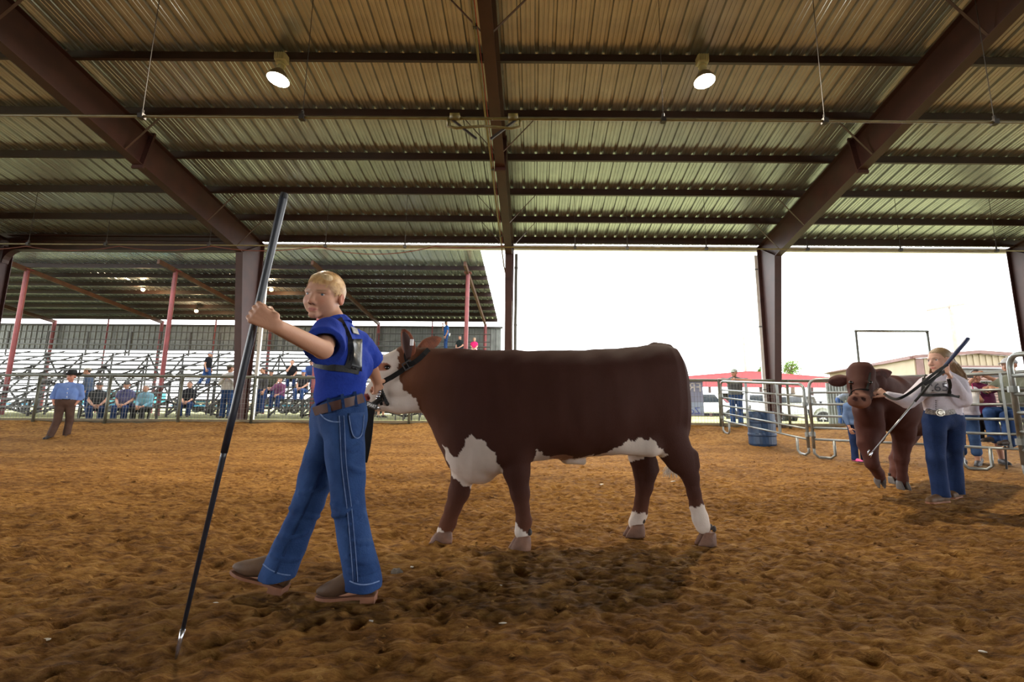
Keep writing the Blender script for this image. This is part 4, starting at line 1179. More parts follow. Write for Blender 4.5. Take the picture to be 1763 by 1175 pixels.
m = MB(); m.box(cw(CL(709, 590, -.19)), (.02, .012, .04)); m.build('ear_tag', M_WHITE, e1)
m = ear_mesh(cw(CL(722, 603, .06)), cw(CL(760, 583, .2)), Vector((0, 0, 1)), .095, -.5); m.build('ear', M_EARF, cow, smooth=True)
m = MB(); m.ball(cw(CL(667, 633.5, -.103)), .017, 12, 8); ey = m.build('eye', M_EYE, cow, smooth=True)
m = MB()
lidp = [cw(CL(667 + 5.5 * math.cos(a), 632.5 - 3.4 * math.sin(a), -.118)) for a in [math.pi * i / 6 for i in range(7)]]
m.tube(lidp, .004, 5); m.build('eyelid', mat('dark_lid', (70, 40, 30), None, 5), cow, smooth=True)
m = MB(); r_ = random.Random(3)
tl0 = [cw(CL(1156, 604, .02)), cw(CL(1166, 622, .06)), cw(CL(1170, 660, .12)), cw(CL(1168, 720, .16)), cw(CL(1158, 780, .17)), cw(CL(1156, 800, .17))]
m.tube(tl0, [.03, .028, .024, .02, .018, .02], 8); tail = m.build('tail', mat('tail_hide', (84, 46, 36), (66, 36, 28), 8, rough=.8), cow, smooth=True)
m = MB()
for k in range(70):
    a = cw(CL(1156 + r_.uniform(-3, 6), 797, .17 + r_.uniform(-.02, .02))); b = cw(CL(1148 + r_.uniform(-8, 20), 814 + r_.uniform(-3, 10), .17 + r_.uniform(-.03, .03)))
    m.tube([a, a.lerp(b, .5) + Vector((r_.uniform(-.01, .01), 0, -.005)), b], [.005, .004, .001], 4)
m.build('tail_switch', mat('white_hair', (235, 228, 220), (205, 196, 186), 6, rough=.7), tail, smooth=True)

def cow_surf(px, py, lift=.008):
    o = np.array(((CAMP - CO).dot(CU), (CAMP - CO).dot(CN), CAMP.z)); dw = ray(px, py)
    d = np.array((dw.dot(CU), dw.dot(CN), dw.z)); h = field_hit(fd, o, d, 2.2, 4.2, 900)
    if h is None: return None
    return cw(h - d / np.linalg.norm(d) * lift)
def ribbon(name, pts, w, th, material, parent, wdir=None, smooth=False):
    """flat strap through the points; wdir gives the width direction"""
    pts = [Vector(p) for p in pts]; rings = []
    for i, p in enumerate(pts):
        t = (pts[min(i + 1, len(pts) - 1)] - pts[max(i - 1, 0)]).normalized()
        wd = Vector(wdir[i] if isinstance(wdir, list) else wdir); wd = (wd - t * wd.dot(t)).normalized(); nn = t.cross(wd)
        rings.append([p + wd * w * .5 + nn * th * .5, p - wd * w * .5 + nn * th * .5, p - wd * w * .5 - nn * th * .5, p + wd * w * .5 - nn * th * .5])
    m = MB().loft(rings)
    return m.build(name, material, parent, smooth=smooth)
t = thing('show_halter', 'black leather show halter with buckle on the Hereford head', 'halter', cw(CL(668, 660, -.12)))
def strap_on_cow(pix, w, name):
    P_ = [cow_surf(a, b, .01) for a, b in pix]; P_ = [p for p in P_ if p is not None]
    fine = []
    for a, b in zip(P_, P_[1:]): fine += [a.lerp(b, k / 3) for k in range(3)]
    fine.append(P_[-1])
    vd = [(p - CAMP).normalized() for p in fine]
    wds = []
    for i, p in enumerate(fine):
        tt = (fine[min(i + 1, len(fine) - 1)] - fine[max(i - 1, 0)]).normalized(); wds.append(tt.cross(vd[i]))
    return ribbon(name, fine, w, .008, M_LEATH, t, wds)
strap_on_cow([(738, 602), (730, 610), (722, 618), (714, 624), (705, 629), (697, 634), (690, 640), (682, 645), (674, 650), (666, 654), (659, 658)], .032, 'cheek_strap')
strap_on_cow([(699, 606), (698, 614), (700, 622), (703, 628)], .022, 'throat_strap')
strap_on_cow([(659, 655), (657, 668), (655, 680), (655, 690), (657, 698)], .018, 'nose_strap')
m = MB(); c = cow_surf(702, 629, .02); vd = (c - CAMP).normalized(); sx = Vector((.85, 0, .5)).normalized(); sx = (sx - vd * sx.dot(vd)).normalized(); sy = vd.cross(sx)
R = Matrix((sx, sy, vd)).transposed()
for o, s_2 in (((0, .022, 0), (.06, .008, .01)), ((0, -.022, 0), (.06, .008, .01)), ((.028, 0, 0), (.008, .05, .01)), ((-.028, 0, 0), (.008, .05, .01)), ((0, 0, -.004), (.006, .04, .006))):
    m.box(c + R @ Vector(o), s_2, R)
m.build('buckle', mat('dark_buckle', (92, 92, 94), (66, 66, 68), 8, rough=.35, metal=.6), t)
m = MB(); pts = [cow_surf(a, b, .012) for a, b in ((656, 672), (659, 679), (662, 686), (665, 693), (669, 699))]
pts = [p for p in pts if p is not None]
for a, b in zip(pts, pts[1:]):
    for k in range(2):
        p = a.lerp(b, k / 2); m.ball(p, (.013, .009, .013), 8, 5)
m.build('curb_chain', M_BLACK, t, smooth=True)
# ------------------------------------------------ people
SKIN = (.50, .27, .18)
def frame3(f, up):
    f = nrm(f); up = np.array(up, float); up = nrm(up - f * (up @ f)); s = np.cross(up, f)   # s points to the person's left
    return f, s, up

def add_head(fd, C, f, up, hh, nb, k=1.0, kid=0.0, nr=.2):
    f, s, up = frame3(f, up); R = np.stack([s, f, up], 1); E = hh
    c = lambda a, b, z: C + f * a * E + s * b * E + up * z * E
    fd.ell(c(-.03, 0, .12), (.335 * E, .41 * E, .38 * E), R, k=.02)
    fd.ell(c(.09, 0, -.15), ((.255 + .02 * kid) * E, .29 * E, (.33 - .015 * kid) * E), R, k=.08 * E)
    fd.cap(c(.29, -.04, -.42), c(.29, .04, -.42), .07 * E, None, .06 * E)
    for q in (-1, 1):
        fd.cap(c(.20, q * .16, -.14), c(.12, q * .19, -.24), (.12 + .022 * kid) * E, (.10 + .015 * kid) * E, .08 * E)
        fd.cap(c(.345, q * .06, .075), c(.27, q * .22, .07), .05 * E, .05 * E, .05 * E)
        fd.ell(c(.435, q * .15, .0), (.085 * E, .085 * E, .05 * E), R, k=.04 * E, op='s')
        fd.cap(c(.335, q * .085, .034), c(.295, q * .215, .028), .024 * E, .022 * E, .02 * E)      # upper lid
        fd.cap(c(.335, q * .09, -.042), c(.30, q * .205, -.036), .018 * E, .018 * E, .025 * E)     # lower lid
        fd.ell(c(-.06, q * .345, -.03), (.04 * E, .085 * E, .13 * E), R, k=.02 * E)
        fd.ell(c(-.045, q * .385, -.01), (.022 * E, .045 * E, .075 * E), R, k=.015 * E, op='s')
        fd.ell(c(.395, q * .05, -.185), (.04 * E, .045 * E, .035 * E), R, k=.03 * E)
    fd.cap(c(.345, 0, .03), c(.435, 0, -.15), .032 * E, .046 * E, .05 * E)
    fd.cap(c(.352, -.075, -.295), c(.352, .075, -.295), .026 * E, None, .025 * E)
    fd.cap(c(.350, -.06, -.338), c(.350, .06, -.338), .028 * E, None, .022 * E)
    fd.cap(c(-.10, 0, -.2), nb, nr * E, nr * 1.12 * E, .06 * E)
    return f, s, up

def head_colors(P, C, F3, hh, skin, browc, lip=(.50, .17, .13), kid=0):
    f, s, up = F3; q = (P - C) / hh
    a, b, z = q @ f, q @ s, q @ up
    col = np.tile(np.array(skin, float), (len(P), 1))
    near = (np.abs(a) < .7) & (np.abs(b) < .5) & (np.abs(z) < .6)
    def mixc(w, c): 
        nonlocal col
        w = np.clip(w, 0, 1)[:, None] * near[:, None]; col = col * (1 - w) + np.array(c) * w
    for sg in (-1, 1):
        mixc((1 - np.sqrt(((b - sg * .17) / .13) ** 2 + ((z + .13) / .12) ** 2)) * .55 * (a > .05), (skin[0] * 1.02, skin[1] * .72, skin[2] * .70))
        mixc((1 - np.sqrt(((b - sg * .145) / .12) ** 2 + ((z - .066 - .14 * (np.abs(b) - .1)) / .026) ** 2)) * 2.2 * (a > .2), browc)
        mixc((1 - np.sqrt(((b - sg * .15) / .10) ** 2 + ((z - .022) / .014) ** 2)) * 2.0 * (a > .2), tuple(v * .35 for v in skin))
        mixc((np.abs(b) > .33) * (1 - np.sqrt(((a + .06) / .12) ** 2 + ((z + .03) / .17) ** 2)) * 1.2, (skin[0] * 1.0, skin[1] * .66, skin[2] * .6))
    lipw = (a > .325) * (1 - np.sqrt((b / .115) ** 2 + ((z + .316) / .046) ** 2)) * 3
    mixc(lipw, lip)
    mixc((a > .32) * (1 - np.sqrt((b / .11) ** 2 + ((z + .317) / .009) ** 2)) * 2, tuple(v * .4 for v in lip))
    mixc((a > .39) * (1 - np.sqrt((b / .09) ** 2 + ((z + .16) / .07) ** 2)) * .5, (skin[0], skin[1] * .75, skin[2] * .7))
    for sg in (-1, 1): mixc((a > .35) * (1 - np.sqrt(((b - sg * .04) / .03) ** 2 + ((z + .215) / .02) ** 2)) * 2, tuple(v * .3 for v in skin))
    return col

def eyes(root, C, F3, hh, iris=(.10, .13, .17), look=(0, 0)):
    f, s, up = F3; E = hh
    for q in (-1, 1):
        c = C + f * .268 * E + s * q * .148 * E + up * -.004 * E
        m = MB(); m.ball(c, .072 * E, 14, 10); o = m.build('eye', mat('eye_white', (212, 206, 202), None, 2, rough=.2), root, smooth=True)
        d = nrm(f + s * look[0] + up * look[1]); u = nrm(np.cross(d, up)); w = np.cross(u, d)
        R = Matrix((Vector(u), Vector(-w), Vector(d))).transposed()
        m = MB(); m.lathe([(.001, .064 * E + .0105 * E), (.015 * E, .0735 * E), (.034 * E, .066 * E), (.036 * E, .060 * E)][::-1], c, 12, R)
        m.build('iris', mat('iris_%d' % int(iris[2] * 100), iris, tuple(v * .3 for v in iris), 60, rough=.08), o, smooth=True)

def hair_field(C, F3, hh, style, res, nb=None):
    f, s, up = F3; E = hh; R = np.stack([s, f, up], 1)
    fd = Field(C - .75 * E * np.array([1, 1, 1.35 if style != 'short' else 1]), C + .75 * E, res)
    c = lambda a, b, z: C + f * a * E + s * b * E + up * z * E
    fd.ell(c(-.045, 0, .135), (.355 * E, .422 * E, .402 * E), R, k=0)
    if style == 'short':
        fd.cap(c(.20, -.12, .33), c(.20, .14, .34), .09 * E, .09 * E, .05 * E); fd.cap(c(-.24, 0, -.05), c(-.22, 0, -.2), .15 * E, .12 * E, .1 * E)
    else:
        fd.cap(c(-.30, 0, .0), c(-.30, 0, -.1), .2 * E, .15 * E, .1 * E)
    X = fd.ax[0][:, None, None] - C[0]; Y = fd.ax[1][None, :, None] - C[1]; Z = fd.ax[2][None, None, :] - C[2]
    a = (X * f[0] + Y * f[1] + Z * f[2]) / E; b = (X * s[0] + Y * s[1] + Z * s[2]) / E; z = (X * up[0] + Y * up[1] + Z * up[2]) / E
    hl = np.interp(a, [-.36, -.22, -.12, -.10, -.02, .06, .10, .15, .22, .27, .6], [-.36, -.33, -.16, .10, .12, .12, -.02, .12, .24, .30, .31] if style == 'short' else [-.42, -.36, -.2, .02, .06, .1, .0, .1, .2, .27, .3])
    hl = hl + .012 * np.sin(b * 60 + a * 25) + .01 * np.sin(b * 131)
    fd.D = np.maximum(fd.D, ((hl - z) * E * .8).astype(np.float32))
    if style == 'pony':
        fd.cap(c(-.42, 0, .02), c(-.56, 0, -.12), .12 * E, .14 * E, .05 * E); 
    return fd

def strands(C, F3, hh, n, r, length, base_col_mat, root, seed=1, style='short'):
    """short hair as tapered blades lying along the scalp"""
    f, s, up = F3; E = hh; rr = random.Random(seed); m = MB(); V = lambda v: Vector([float(q) for q in v])
    for i in range(n):
        th = rr.uniform(0, 2 * math.pi); z = rr.uniform(-.45, 1)
        x, y = math.sqrt(max(0, 1 - z * z)) * math.cos(th), math.sqrt(max(0, 1 - z * z)) * math.sin(th)
        a, b, zz = -.045 + .425 * y, .358 * x, .135 + .405 * z
        hl = float(np.interp(a, [-.36, -.22, -.12, -.10, -.02, .06, .10, .15, .22, .27, .6], [-.36, -.33, -.16, .10, .12, .14, .04, .18, .31, .36, .37]))
        if zz < hl: continue
        p = C + f * a * E + s * b * E + up * zz * E
        n_ = nrm(f * (y / .435) + s * (x / .365) + up * (z / .42))
        flow = f * 1.0 + s * (.35 + rr.uniform(-.5, .5)) + up * -.15 if zz > .3 else f * .45 - up * 1.0 + s * rr.uniform(-.25, .25)
        t = nrm(flow - n_ * (flow @ n_)); w = np.cross(n_, t)
        L = length * E * rr.uniform(.6, 1.2) * (1.0 if zz > .25 else .6); wd = .010 * E * rr.uniform(.7, 1.4)
        lift = rr.uniform(.0, .03)
        p1 = p + t * L * .5 + n_ * (L * lift - L * L / (3.3 * E)); p2 = p + t * L + n_ * (L * lift * 1.2 - L * L / (.85 * E))
        m.add([V(p - w * wd), V(p + w * wd), V(p1 + w * wd), V(p1 - w * wd), V(p2)], [(0, 1, 2, 3), (3, 2, 4)])
    return m.build('hair_strands', base_col_mat, root, kind='stuff')

def hand_segs(w, d, n, t, s, curl, spread=.12, thumb=1.0, tside=.75):
    """list of (a, b, ra, rb): palm + five fingers. d forward, n palm normal, t towards the thumb"""
    d, n, t = nrm(d), nrm(n), nrm(t); segs = []
    for q in (-.30, -.1, .1, .3):
        segs.append((w + t * q * .26 * s, w + d * .46 * s + t * q * .62 * s, .085 * s, .075 * s))
    lens = [.36, .44, .47, .42]; q4 = [-.30, -.1, .1, .30]
    for q, L in zip(q4, lens):
        p = w + d * .47 * s + t * q * .64 * s; ang = 0; rad = .062 * s
        for j, fr in enumerate((.45, .32, .23)):
            ang += curl[j]; dd = nrm(d * math.cos(ang) + n * math.sin(ang) + t * q * spread)
            e = p + dd * L * fr * s; segs.append((p, e, rad, rad * .88)); p = e; rad *= .88
    p = w + d * .12 * s + t * .2 * s; ang = .2
    for j, fr in enumerate((.24, .2, .16)):
        dd = nrm(d * (.75 - .1 * j) + t * tside * (1 - .6 * j) + n * (.25 + .45 * j) * thumb); e = p + dd * fr * s
        segs.append((p, e, .085 * s - .008 * s * j, .072 * s - .008 * s * j)); p = e
    return segs

CAN = dict(ankL=(.06, 0, .045), ankR=(-.06, 0, .045), toeL=(.07, -.11, .015), toeR=(-.07, -.11, .015), kneeL=(.058, -.01, .275), kneeR=(-.058, -.01, .275),
           hipL=(.052, 0, .50), hipR=(-.052, 0, .50), pel=(0, 0, .535), waist=(0, 0, .61), chest=(0, 0, .70), nb=(0, .01, .825), head=(0, -.015, .925),
           shL=(.098, 0, .785), shR=(-.098, 0, .785), elL=(.135, .015, .63), elR=(-.135, .015, .63), wrL=(.135, -.04, .485), wrR=(-.135, -.04, .485))
SIT = dict(hipL=(.055, 0, .27), hipR=(-.055, 0, .27), pel=(0, .01, .30), waist=(0, .0, .375), chest=(0, -.01, .465), nb=(0, -.015, .59), head=(0, -.045, .69),
           shL=(.090, -.01, .55), shR=(-.090, -.01, .55), kneeL=(.075, -.24, .275), kneeR=(-.075, -.24, .275), ankL=(.07, -.23, .045), ankR=(-.07, -.23, .045),
           toeL=(.085, -.34, .015), toeR=(-.085, -.34, .015), elL=(.115, -.05, .42), elR=(-.115, -.05, .42), wrL=(.05, -.2, .33), wrR=(-.05, -.2, .33))
def joints(pos, H, yaw, base=None, lean=(0, 0), **over):
    d = dict(CAN); d.update(base or {}); d.update(over)
    c, s = math.cos(yaw), math.sin(yaw); J = {}
    for k, v in d.items():
        x, y, z = [q * H for q in v]
        if lean != (0, 0) and k not in ('ankL', 'ankR', 'toeL', 'toeR'): x += lean[0] * z; y += lean[1] * z
        J[k] = np.array((pos[0] + c * x - s * y, pos[1] + s * x + c * y, pos[2] + z))
    J['_f'] = np.array((s, -c, 0.0)); J['_H'] = H
    return J

def torso(fd, J, H, g, fat=0, k=.03, lo=True):
    u = nrm(J['hipL'] - J['hipR']); us = nrm(J['shL'] - J['shR']); w_ = nrm((u + us))
    def slab(c, half, r, ax): fd.cap(c - ax * half, c + ax * half, r + g, None, k)
    f = J['_f']
    if lo: slab(J['pel'], .045 * H, .060 * H + fat * .4, u)
    slab(J['waist'] + f * fat * .35, .036 * H + fat * .3, .052 * H + fat * .8, w_); slab((J['waist'] + J['chest']) / 2 + f * fat * .3, .04 * H, .056 * H + fat * .6, w_)
    slab(J['chest'], .048 * H, .058 * H + fat * .3, us); up_ = J['chest'] * .45 + J['nb'] * .55
    slab(up_, .05 * H, .048 * H, us)
    nk = J['nb'] + (J['chest'] - J['nb']) * .10
    for q in 'LR': fd.cap(nk, J['sh' + q] * .96 + J['chest'] * .04, .034 * H + g, .027 * H + g, k)

def bounds(J, m, keys=None):
    P_ = np.array([J[k] for k in (keys or J) if not k.startswith('_')]); return P_.min(0) - m, P_.max(0) + m

FLD = {}
def figure(label, J, hf, hh, res, skin=SKIN, shirt=None, sleeve=2.0, hem=None, pants=None, leg=2.0, shoe=None, hair=None, hat=None, hup=(0, 0, 1), fat=0.0, eye=False,
           iris=(.10, .13, .17), hands=None, group=None, browc=None, kid=0.0, cat='person', legr=(.054, .045, .046), wobs=.004, hairstyle='short', belt=None, name='person', armr=(.03, .024, .017), sl_r=1.0, nr=.2, folds=None):
    H = J['_H']; C = J['head']; hairc = hair or (.09, .06, .04); browc = browc or tuple(v * .8 for v in hairc)
    fine = res < .008
    lo, hi = bounds(J, .17)
    fd = Field(lo, hi, res)
    torso(fd, J, H, -.006, fat * .8, k=.03)
    for sd in 'LR':
        fd.cap(J['sh' + sd], J['el' + sd], armr[0] * H, armr[1] * H, .02); fd.cap(J['el' + sd], J['wr' + sd], armr[1] * H * 1.05, armr[2] * H, .015)
        fd.cap(J['hip' + sd], J['knee' + sd], .047 * H, .032 * H, .03); fd.cap(J['knee' + sd], J['ank' + sd], .033 * H, .021 * H, .02)
        fd.cap(J['ank' + sd], J['toe' + sd] * .6 + J['ank' + sd] * .4 - np.array((0, 0, .01)), .022 * H, .016 * H, .02)
    F3 = add_head(fd, C, hf, hup, hh, J['nb'], kid=kid, nr=nr)
    extra = []
    for sd in 'LR':
        if hands and hands.get(sd): segs = hands[sd]
        elif hands is not None and sd in hands: segs = []
        else:
            d = nrm(J['wr' + sd] - J['el' + sd]); inw = nrm(J['pel'] - J['wr' + sd]); n = nrm(inw - d * (inw @ d)); t = np.cross(n, d) * (1 if sd == 'L' else -1)
            segs = hand_segs(J['wr' + sd] + d * .01, d, n, t, .105 * H, (.35, .4, .4))
        if fine:
            for a, b, ra, rb in segs: fd.cap(a, b, ra, rb, .004 if ra < .009 else .008)
        else: extra += segs
    P, Q = fd.mesh()
    col = head_colors(P, C, F3, hh, skin, browc, kid=kid)
    if extra:
        m = MB()
        for a, b, ra, rb in extra: m.tube([Vector(a), Vector(b)], [ra, rb], 5)
        b0 = len(P); V2 = np.array(m.v); Q = [tuple(int(x) for x in q) for q in Q] + [tuple(i + b0 for i in q) for q in m.f]
        P = np.concatenate([P, V2]); col = np.concatenate([col, np.tile(np.array(skin), (len(V2), 1))])
    root = link_mesh(name, P, Q, M_SKIN, smooth=True, colors=col); top(root, label, cat, group)
    if eye: eyes(root, C, F3, hh, iris)
    if shirt is not None:
        hemz = hem if hem is not None else -.01
        lo2, hi2 = bounds(J, .14, ['pel', 'waist', 'chest', 'nb', 'shL', 'shR', 'elL', 'elR', 'wrL', 'wrR', 'hipL', 'hipR'])
        fs = Field(lo2, hi2, res)
        torso(fs, J, H, (.010 if hem is not None else .019) + .003 * H, fat, k=.035)
        for sd in 'LR':
            a, e, w = J['sh' + sd], J['el' + sd], J['wr' + sd]; g = .011
            if sleeve >= 1:
                fs.cap(a, e, (armr[0] * H + g) * sl_r * 1.08, (armr[1] * H + g) * sl_r, .025); fs.cap(e, e + (w - e) * min(sleeve - 1, .97), (armr[1] * H + g) * sl_r, (armr[2] * H + g * .7), .012)
            else:
                r1 = (armr[0] * H + g * 1.4) * sl_r * 1.1; dv = nrm(e - a); end = a + (e - a) * sleeve
                fs.capcut(a, end, (armr[0] * H + g) * sl_r * 1.1, r1, .022)
                if fine: fs.cap(a + (e - a) * (sleeve - .08), e + dv * .1, r1 - .034, r1 - .004, .006, op='s')
        up = J.get('_up', nrm(J['waist'] - J['pel'])); fs.clip(J['pel'] + up * hemz, -up)
        if wobs: fs.wob(wobs, 16, 5, .6)
        FLD['shirt'] = fs; P, Q = fs.mesh(); o = link_mesh('shirt', P, Q, shirt, root, smooth=True)
        # collar
        m = MB(); ring = []
        f = F3[0]; ax = nrm(C - J['nb']); u = nrm(np.cross(ax, J['_f'])); v = np.cross(u, ax); c0 = J['nb'] + ax * .015
        rr = nr * hh * 1.22
        R0 = [Vector(c0 + (u * math.cos(a) + v * math.sin(a)) * rr * 1.25 - ax * .012) for a in [2 * math.pi * i / 14 for i in range(14)]]
        R1 = [Vector(c0 + (u * math.cos(a) + v * math.sin(a)) * rr + ax * .028) for a in [2 * math.pi * i / 14 for i in range(14)]]
        m.loft([R0, R1]); m.build('collar', shirt, o)
    if pants is not None:
        keys = ['pel', 'waist', 'hipL', 'hipR', 'kneeL', 'kneeR', 'ankL', 'ankR']
        lo2, hi2 = bounds(J, .15, keys); fp = Field(lo2, hi2, res); u = nrm(J['hipL'] - J['hipR'])
        fp.cap(J['pel'] - u * .045 * H, J['pel'] + u * .045 * H, .060 * H + .012 + fat * .4, None, .03)
        top_c = J['waist'] * .55 + J['pel'] * .45
        fp.cap(top_c - u * .04 * H + J['_f'] * fat * .2, top_c + u * .04 * H + J['_f'] * fat * .2, .054 * H + .012 + fat * .6, None, .03)
        for sd in 'LR':
            a, e, w = J['hip' + sd], J['knee' + sd], J['ank' + sd]
            if leg >= 1:
                fp.cap(a, e, legr[0] * H + .008, legr[1] * H, .03)
                w2 = e + (w - e) * min(leg - 1, 1.0) ; fp.cap(e, w2, legr[1] * H, legr[2] * H, .02)
            else: fp.cap(a, a + (e - a) * leg, legr[0] * H + .012, legr[1] * H + .025, .03)
        up = J.get('_up', nrm(J['waist'] - J['pel'])); fp.clip(J['pel'] + up * (.066 if '_up' in J else .055) * H, up)
        for sd in 'LR':
            if leg >= 2: fp.clip(J['ank' + sd] - np.array((0, 0, .015)) , (0, 0, -1)) if abs(J['ankL'][2] - J['ankR'][2]) < .04 else None
        if wobs: fp.wob(wobs, 13, 9, .7)
        if folds: folds(fp)
        FLD['pants'] = fp; P, Q = fp.mesh(); o = link_mesh('trousers', P, Q, pants, root, smooth=True)
        if belt is not None:
            fb = Field(*bounds(J, .14, ['pel', 'waist']), res)
            bc = J['pel'] + up * .050 * H
            fb.cap(bc - u * .043 * H + J['_f'] * fat * .2, bc + u * .043 * H + J['_f'] * fat * .2, .056 * H + .016 + fat * .55, None, .01); fb.clip(bc + up * .016, up); fb.clip(bc - up * .016, -up)
            P, Q = fb.mesh(); link_mesh('belt', P, Q, belt, root, smooth=False)
    if shoe is not None:
        for sd in 'LR':
            a, t = J['ank' + sd], J['toe' + sd]; d = t - a; d[2] *= .5; heel = a - nrm(d) * .02 * H; zb = min(t[2], a[2] - .03 * H)
            fsx = Field(np.minimum(a, t) - .12, np.maximum(a, t) + .12, min(res, .009))
            h0 = heel * 1.0; h0[2] = zb + .028 * H; t0 = t * 1.0; t0[2] = t[2] + .012 * H
            fsx.cap(h0, t0, .027 * H, .019 * H, .02); fsx.cap(a, h0, .027 * H, .026 * H, .02); fsx.cap(a, t0 * .6 + h0 * .4, .022 * H, .022 * H, .02)
            fsx.clip((0, 0, zb), (0, 0, -1)) if abs(t[2] - zb) < .03 else None
            P, Q = fsx.mesh(); so = link_mesh('shoe', P, Q, shoe, root, smooth=True)
            m = MB(); dd = Vector(nrm(t0 - h0)); sdv = dd.cross(Vector((0, 0, 1))).normalized()
            pl = []
            for (l, w) in ((-.028, .5), (-.02, .9), (.0, 1), (.06, .85), (.10, 1.05), (.125, .9), (.14, .4)): pl.append((l * H * 1.0, w * .024 * H))
            c0 = Vector((h0[0], h0[1], zb)) ; sc_ = ((Vector(t0) - Vector(h0)).length + .02 * H) / (.14 * H)
            if abs(t[2] - zb) < .03:
                poly_ = [c0 + dd * l * sc_ + sdv * w for l, w in pl] + [c0 + dd * l * sc_ - sdv * w for l, w in reversed(pl)]
                for p in poly_: p.z = zb
                m.prism(poly_, (0, 0, .014)); m.build('sole', M_BLACK if shoe is not M_BOOT else mat('boot_sole', (150, 100, 72), None, 6), so)
    if hair is not None and hat != 'cowboy':
        fh = hair_field(C, F3, hh, hairstyle, min(res, .012))
        P, Q = fh.mesh(); link_mesh('hair', P, Q, mat('hair_%d_%d' % (int(hairc[0] * 1000), int(hairc[2] * 1000)), hairc, tuple(v * .72 for v in hairc), 24, rough=.5, stretch=(1, 1, .3), bump=.3, bscale=90), root, smooth=True)
    if hat: add_hat(root, C, F3, hh, hat)
    return root, F3

def add_hat(root, C, F3, hh, hat):
    kind, hm = hat
    f, s, up = [Vector(v) for v in F3]; E = hh; c = Vector(C); R = Matrix((s, f, up)).transposed()
    if kind == 'cap':
        m = MB(); rings = []
        for i in range(7):
            a = math.pi / 2 * i / 6; r = math.cos(a)
            rings.append([c + R @ Vector((.385 * E * r * math.cos(t), (.45 * E * r) * math.sin(t) - .04 * E, .14 * E + .41 * E * math.sin(a))) for t in [2 * math.pi * k / 18 for k in range(18)]] if r > .02 else
                         [c + R @ Vector((.02 * E * math.cos(t), .02 * E * math.sin(t) - .04 * E, .55 * E)) for t in [2 * math.pi * k / 18 for k in range(18)]])
        m.loft(rings); o = m.build('cap', hm, root, smooth=True)
        m = MB(); a_ = []; b_ = []
        for k in range(9):
            t = math.pi * (.12 + .76 * k / 8); x, y = math.cos(t), math.sin(t)
            a_.append(c + R @ Vector((.37 * E * x, .42 * E * y - .04 * E, .17 * E))); b_.append(c + R @ Vector((.36 * E * x, .42 * E * y + .30 * E * y ** .7, .13 * E - .04 * E * x * x)))
        dz = up * .025 * E
        m.loft([[p, q, q + dz, p + dz] for p, q in zip(a_, b_)]); m.build('cap_brim', hm, o)
        m = MB(); m.ball(c + R @ Vector((0, -.04 * E, .555 * E)), .03 * E, 8, 5); m.build('cap_button', hm, o)
    elif kind == 'cowboy':
        m = MB(); n = 24; rings = []
        for (rx, ry, z) in ((.40, .47, .17), (.41, .48, .22), (.39, .46, .42), (.36, .44, .60), (.30, .38, .70), (.18, .26, .67), (.06, .12, .62), (.01, .02, .61)):
            rings.append([c + R @ Vector((rx * E * math.cos(t) * (1 - .25 * max(0, math.sin(t)) * (z > .5)), ry * E * math.sin(t) - .04 * E, z * E + (.05 * E * abs(math.cos(t)) if .55 < z else 0))) for t in [2 * math.pi * k / n for k in range(n)]])
        m.loft(rings); o = m.build('hat_crown', hm, root, smooth=True)
        m = MB(); rings = []
        for (q, dz) in ((1.0, .0), (1.3, -.015), (1.65, .01), (1.95, .07), (1.97, .085), (1.65, .03), (1.3, .01), (1.0, .025)):
            rings.append([c + R @ Vector((.40 * E * q * math.cos(t) * (.95), .47 * E * (1 + (q - 1) * .9) * math.sin(t) - .04 * E, .17 * E + dz * E + (q - 1) * .22 * E * math.cos(t) ** 2 - (q - 1) * .09 * E * math.sin(t) ** 2)) for t in [2 * math.pi * k / n for k in range(n)]])
        m.loft(rings, cap=False); m.build('hat_brim', hm, root, smooth=True)
        m = MB(); rings = []
        for z in (.19, .26): rings.append([c + R @ Vector((.418 * E * math.cos(t), .488 * E * math.sin(t) - .04 * E, z * E)) for t in [2 * math.pi * k / n for k in range(n)]])
        m.loft(rings, cap=False); m.build('hat_band', M_LEATH, o)

def cloth(name, c1, c2=None, scale=5, **k): return mat(name, c1, c2, scale, rough=.85, bump=k.pop('bump', .25), bscale=k.pop('bscale', 60), spec=.15, **k)
M_DENIM = cloth('blue_denim', (54, 82, 130), (32, 54, 96), 6, bscale=140)
M_DENIM2 = cloth('dark_denim', (40, 58, 98), (26, 40, 72), 6, bscale=140)
M_BOOT = mat('brown_boot', (104, 74, 44), (72, 48, 30), 7, rough=.7, bump=.15)
M_BROWNBELT = mat('brown_belt', (78, 44, 34), (60, 32, 26), 10, rough=.5)
